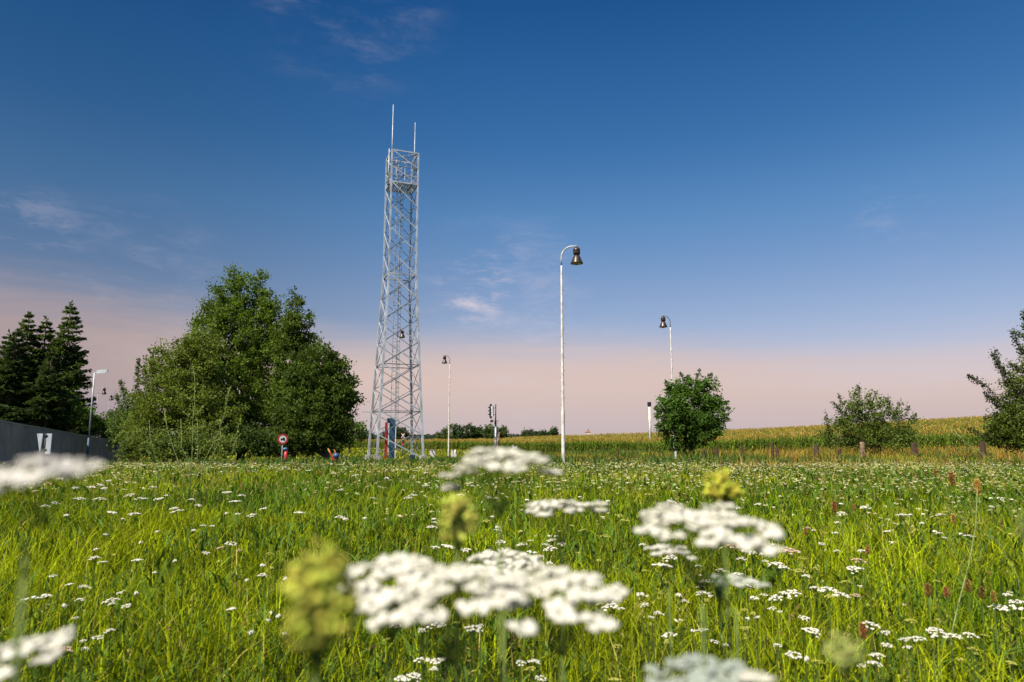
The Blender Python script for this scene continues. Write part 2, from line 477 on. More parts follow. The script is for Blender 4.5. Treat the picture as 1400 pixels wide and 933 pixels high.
def tree(name, label, cat, px, Y, lobes, nspray, nleaf, size, rgb, group=None, trunk_r=.16, base_px=None, bark='bark',
         spread=.33, hue=.3, droop=.0, up=.5, multistem=1, twigs=0, elong=1.7, depth=.85, litvar=.35, inner=.25):
    """lobes: (photo x, photo y, rx, ry[, depth offset m]) outlines of the foliage masses, given real size at distance Y"""
    bx = at(base_px or px, 600, Y).x; bz = g1(bx, Y)
    root = empty(name, (bx, Y, bz), label, cat, group)
    O = np.array([bx, Y, bz])
    cs = []; rs = []
    for l in lobes:
        c = at(l[0], l[1], Y); k = mpp(Y) * (CT ** 0)
        dy = l[4] if len(l) > 4 else 0
        cs.append((c.x, Y + dy, c.z)); rs.append((l[2] * k, l[2] * k * depth, l[3] * k))
    cs = np.array(cs); rs = np.array(rs)
    vol = (rs[:, 0] * rs[:, 1] * rs[:, 2]) ** .75; pick = rng.choice(len(cs), nspray, p=vol / vol.sum())
    d = rng.normal(size=(nspray, 3)); d /= np.linalg.norm(d, axis=1, keepdims=True)
    r = (inner + (1 - inner) * rng.random(nspray) ** .45)[:, None]
    S = cs[pick] + d * rs[pick] * r * rng.uniform(.85, 1.08, (nspray, 1))
    S[:, 2] = np.maximum(S[:, 2], bz + .15)
    outd = d * np.array([1, 1, .8]) + np.array([0, 0, up])
    # leaves
    k = rng.poisson(nleaf, nspray) + 3
    idx = np.repeat(np.arange(nspray), k); n = len(idx)
    sr = spread * rng.uniform(.6, 1.4, nspray)[idx][:, None]
    od = outd[idx] / np.linalg.norm(outd[idx], axis=1, keepdims=True)
    P = S[idx] + rng.normal(size=(n, 3)) * sr * np.array([.62, .62, .42]) + od * (rng.random((n, 1)) - .3) * sr * 2.0
    P[:, 2] -= droop * rng.random(n) * .5
    D = od * .7 + rng.normal(size=(n, 3)) * .75; D[:, 2] -= droop
    base = np.array(rgb)
    st = 1.6 * rng.uniform(1 - litvar, 1 + litvar, (nspray, 1)) ; sh = rng.random((nspray, 1))
    tv = base * st; tv = tv * (1 - hue * sh) + (base * np.array([1.7, 1.25, .9])) * hue * sh
    T = tv[idx] * rng.uniform(.75, 1.3, (n, 1))
    V, F, T = leaf_cloud(P - O, D, size, T, elong)
    obj_np('crown', V, F, M['leaf'], root, T)
    # trunk and limbs
    mb = MB(); top = cs[np.argmax(cs[:, 2])]
    zt = top[2] - bz
    for ms in range(multistem):
        ox = (ms - (multistem - 1) / 2) * trunk_r * 5; n0 = 7
        lb = top if multistem == 1 else random.choice(cs)
        tx = lb[0] - bx - ox; zt = (lb[2] - bz) * (1 if multistem == 1 else .9)
        pts = []
        for i in range(n0):
            t = i / (n0 - 1)
            pts.append((ox + (tx) * t ** 1.3 + random.uniform(-.08, .08) * zt * .06, random.uniform(-.1, .1) * t, -.15 + (zt * .95 + .15) * t))
        mb.tube(pts, [trunk_r * (1.25 if i == 0 else 1) * (1 - .85 * i / (n0 - 1)) / (multistem ** .5) for i in range(n0)], 8)
        nb = min(nspray // 5, 70) // multistem
        for j in rng.choice(nspray, max(nb, 3), replace=False):
            e = S[j] - O; h = max(.08, min(.9, (e[2] / max(zt, .3)) * .75 - .12)); i0 = h * (n0 - 1); i = int(i0); f = i0 - i
            a = Vector(pts[i]).lerp(Vector(pts[min(i + 1, n0 - 1)]), f); e = Vector(e)
            mid = a.lerp(e, .5) + Vector((random.uniform(-.1, .1), random.uniform(-.1, .1), .12)) * (e - a).length
            r0 = trunk_r * (1 - .8 * h) * .42
            mb.tube([a, a.lerp(mid, .6), mid, e], [r0, r0 * .8, r0 * .6, r0 * .18], 5, False)
    mb.build('trunk', M[bark], root)
    return root

def shoots(root, lines, Y, size, rgb, per_m, spread, rt=.02, name='branch'):
    """long leafy shoots: polylines in photo pixels carried to distance Y (+offset)"""
    O = np.array(root.location)
    for ln in lines:
        dy = ln[0]; pts = [np.array(at(x, y, Y + dy)) for x, y in ln[1:]]
        L = sum(np.linalg.norm(pts[i + 1] - pts[i]) for i in range(len(pts) - 1))
        mb = MB(); mb.tube([p - O for p in pts], [rt * (1 - .8 * i / (len(pts) - 1)) for i in range(len(pts))], 5)
        b = mb.build(name, M['bark'], root)
        n = int(L * per_m); t = rng.random(n) * (len(pts) - 1); i = t.astype(int); f = (t - i)[:, None]
        A = np.array(pts)
        P = A[i] * (1 - f) + A[np.minimum(i + 1, len(pts) - 1)] * f
        P += rng.normal(size=P.shape) * spread * (1.25 - .8 * (t / (len(pts) - 1)))[:, None]
        D = rng.normal(size=P.shape) + np.array([0, 0, .3])
        T = np.array(rgb) * rng.uniform(.55, 1.5, (n, 1))
        V, F, T = leaf_cloud(P - O, D, size, T, 1.6)
        obj_np('leaves', V, F, M['leaf'], b, T)

GB = (.052, .088, .018)
panicles()
tree('tall_tree', 'tallest broadleaf tree of the big clump, its uneven top just left of the steel tower', 'tree', 330, 56,
     [(334, 402, 36, 34), (312, 425, 30, 30), (360, 425, 24, 28), (340, 455, 52, 46), (300, 480, 50, 55), (370, 495, 50, 60), (320, 545, 70, 60), (372, 580, 50, 45), (318, 387, 12, 20), (352, 384, 12, 18), (290,440,22,26)],
     1000, 66, .122, (.072, .112, .016), 'trees of the big clump', .30, spread=.34, up=.7)
tree('poplar_like_tree', 'pointed darker tree forming the second peak on the right shoulder of the big clump', 'tree', 402, 54,
     [(406, 420, 9, 20), (405, 448, 20, 26), (400, 495, 34, 40), (400, 545, 42, 45), (398, 590, 40, 32), (425, 480, 14, 20)],
     520, 60, .118, (.066, .098, .016), 'trees of the big clump', .22, spread=.30, up=.9)
tree('maple_tree', 'dense dark rounded tree at the right end of the big clump', 'tree', 448, 50,
     [(440, 505, 30, 28), (462, 520, 20, 28), (470, 550, 17, 28), (445, 555, 38, 40), (415, 570, 36, 40), (440, 592, 38, 24), (470, 578, 16, 20), (420,520,24,26)],
     560, 66, .122, (.050, .078, .014), 'trees of the big clump', .24, spread=.30, up=.4)
tree('ash_tree', 'lighter green tree on the left slope of the big clump', 'tree', 250, 51,
     [(258, 475, 22, 26), (278, 475, 26, 34), (235, 500, 28, 36), (215, 520, 20, 30), (262, 540, 50, 50), (225, 560, 42, 44), (290, 575, 46, 45), (205, 590, 36, 32)],
     660, 64, .108, (.098, .130, .024), 'trees of the big clump', .22, spread=.32, up=.9)
tl = tree('willow_shrub', 'thin feathery shrub with separate upright shoots at the left foot of the big clump', 'shrub', 188, 53,
     [(186, 565, 18, 26), (175, 585, 26, 24), (196, 575, 18, 34)],
     200, 40, .09, (.085, .125, .035), None, .07, spread=.24, up=1., multistem=3)
shoots(tl, [(0, (188, 590), (187, 545), (189, 490)), (.3, (195, 580), (200, 530), (197, 500)), (0, (185, 590), (172, 545), (165, 522)), (.2, (180, 590), (168, 560), (158, 540)),
            (.4, (205, 560), (210, 515), (208, 488)), (.2, (178, 600), (160, 575), (150, 562))], 53, .10, (.085, .125, .035), 130, .16)
tree('round_shrub', 'low round shrub where the dark wall ends, left of the big clump', 'shrub', 157, 62,
     [(158, 582, 15, 20), (168, 592, 20, 18), (150, 592, 12, 14)], 170, 36, .13, (.060, .100, .020), None, .08, spread=.26, multistem=2)
tree('undergrowth_shrub', 'sprawling olive green undergrowth in front of the big clump beside the wall end', 'shrub', 215, 47,
     [(200, 610, 32, 18), (240, 612, 38, 18), (285, 612, 36, 18), (178, 618, 14, 14)], 260, 36, .11, (.085, .115, .026), None, .05, spread=.28, up=1., multistem=3)
tree('undergrowth_bush', 'dark low bush under the crown of the big clump behind the round red sign', 'shrub', 370, 51,
     [(340, 606, 34, 20), (380, 606, 36, 18), (425, 606, 36, 18), (462, 602, 16, 18)], 260, 36, .12, (.045, .075, .018), None, .06, spread=.28, up=.6, multistem=4, bark='palebark')

rt_ = tree('round_tree', 'solitary small round ash tree standing in the dry grass before the maize', 'tree', 944, 50,
     [(945, 556, 32, 34), (921, 545, 17, 20), (911, 568, 14, 20), (966, 540, 18, 20), (980, 562, 15, 15), (942, 530, 14, 14), (963, 524, 9, 11), (926, 532, 10, 12), (926, 592, 20, 18), (958, 588, 22, 18), (974, 578, 14, 12), (945, 612, 10, 9), (936, 572, 24, 20)],
     520, 30, .095, (.050, .100, .016), None, .14, spread=.20, droop=.5, up=.5, multistem=3, elong=2.8, inner=.4, litvar=.5, hue=.5)
shoots(rt_, [(0, (940, 530), (934, 518), (930, 511)), (0, (950, 530), (953, 516), (957, 507)), (.3, (965, 530), (970, 518), (972, 512)), (0, (920, 540), (913, 528), (909, 521)), (0, (905, 570), (899, 563), (896, 556)), (0, (980, 560), (990, 552), (996, 549)),
             (.2, (985, 565), (993, 570), (998, 575)), (0, (905, 585), (900, 590), (902, 596))], 50, .09, (.06, .11, .02), 110, .10)
sh = tree('elder_shrub', 'wide ragged shrub in front of the maize between the weathered posts', 'shrub', 1195, 56,
     [(1178, 556, 20, 24), (1200, 572, 30, 26), (1175, 588, 30, 18), (1225, 582, 24, 22), (1240, 595, 14, 14), (1146, 594, 20, 16), (1195, 600, 44, 14), (1158, 568, 12, 16), (1132, 602, 12, 10)],
     330, 30, .11, (.070, .102, .020), None, .07, spread=.32, up=.4, multistem=4, inner=.4, litvar=.45, hue=.45)
shoots(sh, [(0, (1180, 560), (1175, 540), (1172, 527)), (0, (1160, 585), (1148, 560), (1138, 550)), (.2, (1190, 560), (1196, 542), (1199, 535)), (0, (1138, 600), (1131, 580), (1129, 563)),
            (.2, (1215, 570), (1216, 552), (1213, 547)), (0, (1232, 580), (1240, 562), (1243, 556)), (0, (1165, 570), (1152, 552), (1146, 540)), (.1, (1240,590),(1250,575),(1252,566))], 56, .09, (.07, .105, .026), 75, .13)
re_ = tree('hawthorn_tree', 'dark spiky tree cut by the right edge of the view with long arching twigs', 'tree', 1425, 30,
     [(1385, 545, 18, 30), (1372, 582, 22, 20), (1402, 520, 18, 30), (1405, 590, 34, 24), (1425, 555, 34, 40), (1428, 500, 26, 50), (1388, 570, 22, 20), (1440, 450, 30, 50), (1375, 592, 22, 14), (1470, 540, 50, 70)],
     900, 40, .060, (.080, .112, .022), None, .13, base_px=1430, spread=.17, up=.5, multistem=2)
shoots(re_, [(0, (1395, 590), (1370, 555), (1350, 530), (1335, 520), (1324, 515)), (0, (1400, 560), (1378, 520), (1366, 500), (1356, 484)), (.2, (1376, 512), (1363, 498), (1361, 478)),
             (.3, (1410, 500), (1393, 475), (1382, 452)), (0, (1400, 600), (1365, 598), (1340, 595), (1322, 585)), (-.3, (1405, 560), (1375, 545), (1350, 548)),
             (.2, (1420, 520), (1395, 505), (1380, 500)), (0, (1415, 470), (1402, 450), (1398, 425)), (.2, (1395, 580), (1370, 570), (1345, 572)), (0, (1400, 545), (1385, 520), (1372, 525)),
             (0, (1425, 470), (1405, 462), (1385, 455)), (.3,(1400,610),(1370,612),(1345,600)), (.1,(1390,570),(1362,552),(1345,538))], 30, .06, (.062, .078, .026), 150, .10, .018)

tree('far_tree', 'pale green tree seen just right of the big clump, left of the tower foot', 'tree', 478, 115,
     [(480, 586, 12, 14), (488, 594, 12, 10), (470, 596, 12, 14)], 130, 22, .24, (.075, .11, .03), None, .2, spread=.5)
for i, (x, y, rx, ry, Y, lab) in enumerate([
        (500, 598, 10, 6, 240, 'low dark far tree seen through the left tower leg'), (536, 592, 11, 10, 250, 'dark far tree seen behind the blue panel in the tower'), (549, 594, 7, 8, 255, 'far tree seen behind the right half of the tower'),
        (607, 596, 9, 7, 230, 'light green far bush left of the distant lamp post'), (622, 591, 12, 9, 240, 'dark far tree directly behind the distant lamp post'), (641, 590, 11, 8.5, 250, 'round dark far tree right of the distant lamp post'),
        (655, 592, 9, 7, 252, 'far tree joining the gap before the railway signal'), (671, 591, 9, 8, 235, 'olive far tree behind the railway signal mast'), (686, 591, 6, 6.5, 238, 'olive far tree right of the railway signal mast'),
        (724, 594, 9, 4.5, 420, 'low far dark tree midway between signal and tall lamp post'), (741, 595, 10, 3.2, 420, 'low flat far tree just left of the tall lamp post'), (757, 592, 3.5, 5, 420, 'small pointed far tree nearest the tall lamp post')]):
    tree('far_tree', lab, 'tree', x, Y, [(x, y, rx, ry), (x + rx * .5, y + ry * .3, rx * .6, ry * .7), (x - rx * .5, y + ry * .35, rx * .6, ry * .65), (x, y + ry * 1.2, rx * .9, ry * .8)], 110, 16, mpp(Y) * 1.5,
         (.06, .088, .026) if i in (3, 7, 8) else (.036, .060, .022), 'trees beyond the field', .25, spread=mpp(Y) * 1.9, up=.4)

def far_wood():
    n = 9000; u = rng.random(n) * .30 - .22; Y = rng.uniform(640, 700, n)
    x = u * Y; zt = EYE + (2.6 + 1.6 * vnoise(x, x * 0, .03)) / FPX * Y * 1.0
    z = EYE - 8 + (zt - EYE + 8) * rng.random(n) ** .5
    P = np.stack([x, Y, z], 1); D = rng.normal(size=(n, 3))
    T = np.array([.045, .068, .045]) * rng.uniform(.6, 1.4, (n, 1))
    V, F, T = leaf_cloud(P, D, 1.3, T, 1.3)
    tag(obj_np('far_wood', V, F, M['leaf'], tint=T), 'thin strip of far woodland on the horizon', 'woodland', kind='stuff')
far_wood()

# ------------------------------------------------------------------ spruces
def spruce(label, px, top_y, Y, Rw, rgb, full=1.0, seed=0, group='spruces behind the wall'):
    b = at(px, 600, Y); bz = g1(b.x, Y); H = at(px, top_y, Y).z - bz
    Rw = Rw * 1.22; root = empty('spruce_tree', (b.x, Y, bz), label, 'tree', group)
    P = []; D = []; T = []
    mb = MB(); mb.tube([(0, 0, -.2), (0, 0, H * .5), (0, 0, H)], [.20, .11, .012], 8)
    z = .7; r = np.random.default_rng(seed)
    while z < H - .15:
        f = (H - z) / H
        L = Rw * min(1, f * 1.25 + .0) ** .85 * full
        nb = 9 if f > .25 else 6
        for j in range(nb):
            a = r.uniform(0, 6.28); l = L * r.uniform(.5, 1.18) + .12
            dz = r.uniform(-.34, -.02) * l + (.25 * l if f < .2 else 0)
            z0_ = z; z = z + r.uniform(-.22, .22) * (1 if f > .15 else .3)
            d = np.array([math.cos(a), math.sin(a), 0]); tip = np.array([0, 0, z]) + d * l + np.array([0, 0, dz + .12 * l])
            midp = np.array([0, 0, z]) + d * l * .6 + np.array([0, 0, dz])
            mb.tube([(0, 0, z), tuple(midp), tuple(tip)], [.03 * f + .008, .018 * f + .005, .004], 4, False)
            m = int(52 * l + 12)
            t = r.random(m) ** .7
            s = np.array([-d[1], d[0], 0]); side = r.normal(size=(m, 1)) * .30 * (1.15 - t)[:, None] * min(l, 1.6)
            pp = np.array([0, 0, z]) + d * l * t[:, None] + np.array([0, 0, 1]) * ((dz * np.sin(t * 1.57)) + .12 * l * t ** 3)[:, None] + s * side
            pp[:, 2] -= np.abs(side[:, 0]) * .45 + r.random(m) * .10
            P.append(pp); D.append(d * .8 + np.sign(side) * s * .8 + np.array([0, 0, -.25]) + r.normal(size=(m, 3)) * .3)
            T.append(np.array(rgb) * r.uniform(.55, 1.5) * r.uniform(.8, 1.2, (m, 1))); z = z0_
        z += .27 + .12 * r.random() + (.10 if f < .2 else 0)
    m = 26; P.append(np.stack([r.normal(0, .03, m), r.normal(0, .03, m), H - r.random(m) * .7], 1)); D.append(r.normal(size=(m, 3)) + np.array([0, 0, .9])); T.append(np.tile(np.array(rgb), (m, 1)))
    V, F, TT = leaf_cloud(np.concatenate(P), np.concatenate(D), .115, np.concatenate(T), 2.6)
    obj_np('crown', V, F, M['leaf'], root, TT); mb.build('trunk', M['bark'], root)
    return root
SG = (.072, .108, .020)
spruce('tall pointed spruce standing rightmost of the spruces behind the dark wall', 80, 412, 62, 2.6, SG, 1, 1)
spruce('spruce with the second lowest tip, in the middle of the row behind the wall', 48, 434, 64, 2.3, SG, 1, 2)
spruce('broad spruce left of the middle one, its tip just above the haze line', 23, 427, 63, 2.5, SG, 1, 3)
spruce('spruce cut by the left edge of the view behind the dark wall', -2, 455, 61, 2.5, SG, 1, 4)
spruce('front spruce filling the gap at the left edge below the taller tips', 8, 452, 58, 2.2, (.045, .07, .018), 1, 5)
spruce('lower spruce in front of the middle tips with brighter shoots', 60, 478, 58.5, 2.2, (.045, .07, .018), 1, 6)
tree('wall_shrub', 'bright green broadleaf bush rising above the wall beside the spruces', 'shrub', 98, 60,
     [(95, 566, 16, 20), (112, 572, 12, 16), (80, 580, 16, 14), (60, 580, 20, 12)], 150, 34, .14, (.070, .115, .020), None, .08, spread=.28, multistem=2)
tree('wall_shrub', 'darker green bush over the wall under the slim street lamp', 'shrub', 124, 72,
     [(122, 580, 14, 14), (133, 588, 8, 8), (108, 585, 10, 12)], 120, 30, .15, (.045, .078, .018), None, .08, spread=.28, multistem=2)

# ------------------------------------------------------------------ wall
def build_wall():
    P = [Vector((-16.4, 16.5)), at(0, 600, 29).xy, at(134, 600, 57).xy, at(172, 600, 68).xy]
    top = [at(0, 577, 29).z + .30, at(0, 577, 29).z, at(134, 599.5, 57).z, at(172, 605, 68).z]
    root = empty('boundary_wall', (P[1].x, P[1].y, 0), 'long dark grey ribbed metal boundary wall running away on the left', 'wall')
    o = Vector((P[1].x, P[1].y, 0))
    # trapezoid-ribbed sheet
    vs = []; fs = []
    for s in range(3):
        a, b = P[s], P[s + 1]; d = (b - a); L = d.length; d.normalize(); nrm = Vector((d.y, -d.x))
        n = int(L / .3)
        prof = [(0, 0), (.35, 0), (.45, .035), (.85, .035), (.95, 0)]
        base = len(vs)
        for i in range(n):
            for t, off in prof:
                q = a + d * ((i + t) / n * L) + nrm * off; k = (i + t) / n
                zt = top[s] * (1 - k) + top[s + 1] * k; zb = g1(q.x, q.y) - .2
                vs.append(Vector((q.x, q.y, zb)) - o); vs.append(Vector((q.x, q.y, zt)) - o)
        m = n * len(prof)
        for i in range(m - 1):
            fs.append((base + 2 * i, base + 2 * i + 2, base + 2 * i + 3, base + 2 * i + 1))
    mb = MB(); mb.add(vs, fs); pn = mb.build('panel', M['wall'], root)
    md = pn.modifiers.new('thick', 'SOLIDIFY'); md.thickness = .02
    for s in range(3):
        a, b = P[s], P[s + 1]
        MB().bar(Vector((a.x, a.y, top[s] + .03)) - o, Vector((b.x, b.y, top[s + 1] + .03)) - o, .12, .06).build('cap_rail', M['wallcap'], root)
    for q, zt in zip(P, top):
        zb = g1(q.x, q.y) - .2
        MB().box(Vector((q.x, q.y, (zt + zb) / 2)) - o, (.16, .16, zt - zb + .15)).build('post', M['wall'], root)
build_wall()

# ------------------------------------------------------------------ steel tower
def build_tower():
    Y = 66.0
    base_c = at(541, 600, Y); bx = base_c.x
    bz = at(520, 628, 63.5).z
    th = R_(12.5 + 9.5)  # face turned relative to the camera axis
    def zat(py, YY=64.5): return at(545, py, YY).z - bz
    z_top = zat(206); z_mid = zat(374)
    w0, w1 = 4.35, 2.66
    root = empty('lattice_tower', (bx, Y, bz), 'tall square galvanised steel lattice mast with two whip antennas on top', 'tower')
    def width(z): return w0 + (w1 - w0) * min(1, z / z_mid)
    u = Vector((math.cos(th), math.sin(th), 0)); v = Vector((-math.sin(th), math.cos(th), 0))
    drift = Vector((0.0, 0, 0))
    def corner(i, z):
        w = width(z) / 2; sx, sy = ((-1, -1), (1, -1), (1, 1), (-1, 1))[i]
        return u * (sx * w) + v * (sy * w) + Vector((0, 0, z)) + drift * z
    for i in range(4):
        MB().bar(corner(i, -.3), corner(i, z_mid), .20, .20, tuple(u)).bar(corner(i, z_mid), corner(i, z_top), .15, .15, tuple(u)).build('leg', M['galv'], root)
        MB().box(corner(i, .05), (.55, .55, .5), th).build('footing', M['concrete'], root)
    nodes = [0.0]
    n_low = 8
    for k in range(1, n_low + 1): nodes.append(z_mid * k / n_low)
    z_pl = zat(249)
    n_up = 4
    for k in range(1, n_up + 1): nodes.append(z_mid + (z_pl - z_mid) * k / n_up)
    nodes += [z_pl + (z_top - z_pl) * .5, z_top]
    faces = [(0, 1), (1, 2), (2, 3), (3, 0)]
    for bi in range(len(nodes) - 1):
        za, zb = nodes[bi], nodes[bi + 1]
        for fi, (a, b) in enumerate(faces):
            nrm = (corner(a, 1) + corner(b, 1)); nrm.z = 0; nrm.normalize()
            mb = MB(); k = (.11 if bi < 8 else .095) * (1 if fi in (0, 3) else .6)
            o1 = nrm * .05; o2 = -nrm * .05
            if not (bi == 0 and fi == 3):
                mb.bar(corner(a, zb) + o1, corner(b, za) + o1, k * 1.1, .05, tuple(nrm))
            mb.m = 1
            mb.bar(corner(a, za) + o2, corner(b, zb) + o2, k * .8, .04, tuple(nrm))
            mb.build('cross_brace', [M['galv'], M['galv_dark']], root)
    for z, m, w in ((nodes[2], 'galv_dark', .07), (nodes[4], 'galv_dark', .08), (z_mid, 'galv', .12), (z_pl, 'galv', .14), (nodes[-2], 'galv_dark', .07), (z_top, 'galv', .12), (z_pl + (z_top - z_pl) * .25, 'galv', .06)):
        for a, b in faces:
            MB().bar(corner(a, z) * 1, corner(b, z), w, w).build('horizontal_beam', M[m], root)
    # platform with grating look and joists
    w = w1 / 2 - .06
    mb = MB()
    for q_ in range(15):
        c = u * ((q_ / 7 - 1) * w) + Vector((0, 0, z_pl + .09)); mb.bar(c - v * w, c + v * w, .10, .04)
    for k in (-.6, 0, .6):
        c = u * (k * w); mb.bar(c - v * w + Vector((0, 0, z_pl + .02)), c + v * w + Vector((0, 0, z_pl + .02)), .08, .1)
    mb.build('platform', M['galv'], root)
    for sx, sy in ((-1, -.3), (-.3, 1), (.6, .5)):
        c = u * (sx * w * .5) + v * (sy * w * .6)
        MB().bar(c + Vector((0, 0, z_pl + .1)), c + Vector((0, 0, z_top - .5)), .06).build('mounting_pipe', M['galv'], root)
    # cross beams of the top cage
    MB().bar(corner(0, z_top), corner(2, z_top), .07).bar(corner(1, z_top), corner(3, z_top), .07).build('cage_brace', M['galv_dark'], root)
    # ladder with hoops
    lc = u * -.15 + v * .9
    mb = MB()
    for s in (-.2, .2): mb.bar(lc + u * s + Vector((0, 0, .3)), lc * .75 + u * s + Vector((0, 0, z_top - .8)), .05)
    nr = int(z_top / .33)
    for k in range(2, nr - 2):
        z = k * .33 + .1; t = z / z_top; c = lc * (1 - .25 * t)
        mb.bar(c - u * .2 + Vector((0, 0, z)), c + u * .2 + Vector((0, 0, z)), .028)
    mb.build('ladder', M['galv'], root)
    mb = MB()
    cc = lc + u * .42
    for s in (-.11, .11): mb.bar(cc + u * s + Vector((0, 0, 3)), cc * .8 + u * s + Vector((0, 0, z_top - 2)), .035)
    for k in range(10, int(z_top * 2.2) - 5):
        z = k / 2.2 ; c = cc * (1 - .2 * z / z_top)
        mb.bar(c - u * .13 + Vector((0, 0, z)), c + u * .13 + Vector((0, 0, z)), .05)
    mb.build('cable_tray', M['galv_dark'], root)
    # whip antennas
    tl, tr = corner(0, z_top), corner(2, z_top) * .62 + corner(1, z_top) * .38
    zA = zat(145, 64.5) ; zB = zat(163, 66)
    MB().tube([tl + Vector((-.02, 0, -1.8)), tl + Vector((0, 0, .5)), Vector((tl.x, tl.y, zA))], [.06, .055, .035], 8).build('whip_antenna', M['galv'], root)
    MB().tube([tr + Vector((0, 0, -1.2)), tr + Vector((0, 0, .5)), Vector((tr.x, tr.y, zB))], [.05, .05, .032], 8).build('whip_antenna', M['galv'], root)
    q = corner(0, z_top - .2) + (corner(3, z_top) - corner(0, z_top)) * .33 - v * .05 - u * .12; 
    MB().tube([q + Vector((0, 0, .6)), q + Vector((0, 0, -3.6))], .05, 8).build('antenna_pipe', M['galv'], root)
    # step bolts up the back right leg
    mb = MB()
    for k in range(3, int(z_top / .9)):
        c = corner(2, k * .9); mb.bar(c - u * .16, c - u * .05, .05); mb.bar(c + u * .05 - v * .1, c + u * .18 - v * .1, .045)
    mb.build('step_bolts', M['galv_dark'], root)
    # horizontal boom near the foot, reaching out to the left
    zb = nodes[2]; c = corner(3, zb)
    MB().bar(c - u * 1.0, c + u * 2.4, .07).build('boom', M['galv'], root)
    # climb guard panels at the foot of the ladder
    zt = zat(571); g = lc - v * .14
    MB().box(g + u * -.02 + Vector((0, 0, zt / 2)), (.50, .06, zt), th).box(g - u * .42 + Vector((0, 0, zt - .25)), (.28, .07, .5), th).build('climb_guard', M['slate_blue'], root)
    MB().box(g - u * .62 + Vector((0, -.03, (zt - .4) / 2)), (.24, .05, zt - .4), th).build('guard_gate', M['red'], root)
    MB().box(g - u * .38 + Vector((0, -.02, (zt - .7) / 2 + .3)), (.08, .05, zt - 1.2), th).build('guard_edge', M['sign_white'], root)
build_tower()

# ------------------------------------------------------------------ railway lamp posts
def bell_lamp(root, c, s=1.0):
    """lamp head hanging at c (bottom centre of the neck socket)"""
    hd = MB().lathe((0, 0, 0), [(.02, 0), (.05, -.02), (.11, -.10), (.15, -.14), (.19, -.16), (.20, -.24), (.20, -.42), (.17, -.50), (.13, -.53)], 20).build('lamp_housing', M['bronze'], root, c)
    MB().lathe((0, 0, 0), [(.13, -.53), (.16, -.56), (.22, -.68), (.30, -.88), (.345, -.98), (.345, -1.0), (.325, -.99), (.20, -.70), (.12, -.58)], 24).build('lamp_shade', M['bronze'], hd)
    MB().lathe((0, 0, 0), [(.30, -.94), (.24, -1.02), (.12, -1.07), (.0, -1.08)], 20).build('lens', M['glass'], hd)
    hd.scale = (s, s, s)
    return hd

def lamp_post(label, px, py_top, py_head, px_head, Y, direction, group='railway lamp posts', H=None, rs=1.0, rz=0, zb=None, arm='white_paint'):
    b = at(px, 600, Y); bz = g1(b.x, Y) if zb is None else zb
    ztop = at(px, py_top, Y).z - bz
    root = empty('lamp_post', (b.x, Y, bz), label, 'lamp post', group)
    reach = abs(at(px_head, py_top, Y).x - at(px, py_top, Y).x) ; R = min(reach * .95, .75)
    xs = at(px, py_top, Y).x - b.x
    z1 = ztop - R
    mb = MB()
    mb.tube([(0, 0, -.2), (0, 0, .02), (0, 0, 3.2 * min(1, rs + .2)), (0, 0, 3.35), (0, 0, z1 * .65), (0, 0, z1 * .66), (0, 0, z1 - .9), (0, 0, z1 - .85), (0, 0, z1 - .5)],
            [.112 * rs, .112 * rs, .102 * rs, .084 * rs, .076 * rs, .070 * rs, .062 * rs, .048 * rs, .043 * rs], 12)
    mb.build('pole', M['white_paint'], root)
    n = 10
    pts = [(0, 0, z1 - .5)] + [(direction * (R - R * math.cos(t)), 0, z1 + R * math.sin(t)) for t in [math.pi / 2 * k / n for k in range(n + 1)]] + [(direction * (reach + .05), 0, ztop - .01)]
    MB().tube(pts, .042 * rs, 10).build('gooseneck', M[arm], root)
    # step irons
    mb = MB(); z = 3.6; k = 0
    while z < z1 - .8:
        sgn = 1 if k % 2 else -1
        mb.bar((.05 * sgn, 0, z), (.15 * sgn, -.02, z), .03); z += .42; k += 1
    mb.build('step_irons', M['galv_dark'], root)
    hs = (at(px, py_head, Y).z - at(px, py_top, Y).z)
    bell_lamp(root, (direction * reach, 0, ztop + .02), abs(hs) / 1.08)
    return root
lamp_post('tall white lamp post nearest the viewer, brown bell lamp on its right', 770, 337, 363, 791, 42, 1, rs=1.05)
lamp_post('lamp post rising behind the round tree with its bell lamp turned left', 921.5, 432, 449, 912, 65.7, -1, rs=.9, arm='galv_dark')
lamp_post('slim lamp post just right of the tower with its bell lamp turned left', 613.5, 486, 498, 606.5, 88, -1, rs=.95, arm='galv_dark')
lamp_post('lamp post hidden behind the tower lattice, only its bell lamp visible', 541, 450, 463, 546.5, 80, 1, rs=.6, arm='galv_dark')
lamp_post('far lamp post in the gap between spruces and big clump, the higher lamp', 129, 530, 540, 137, 120, 1, rs=.8)
lamp_post('farthest lamp post in the gap beside the big clump, the lower lamp', 145.5, 540, 548, 147.5, 150, 1, rs=.8)

def street_lamp():
    Y = 48; b = at(121.5, 600, Y); bz = g1(b.x, Y); zt = at(123, 510, Y).z - bz
    root = empty('street_lamp', (b.x, Y, bz), 'slim grey street lamp with a flat angled head in front of the dark wall', 'street lamp')
    zs = at(121, 599, Y).z - bz
    MB().tube([(0, 0, zs), (0, 0, zt)], [.055, .04], 10).build('pole', M['galv'], root)
    MB().tube([(0, 0, -.2), (0, 0, zs)], [.085, .075], 10).build('pole_base', M['slate_blue'], root)
    hd = MB(); hd.tube([(0, 0, zt - .03), (.25, 0, zt + .05)], .035, 8)
    hd.build('bracket', M['galv'], root)
    h = MB(); a = Vector((.18, 0, zt + .05)); b2 = Vector((.92, 0, zt + .14))
    h.bar(a, b2, .26, .07, (0, 1, 0.001)); h.build('lamp_head', M['galv'], root)
street_lamp()

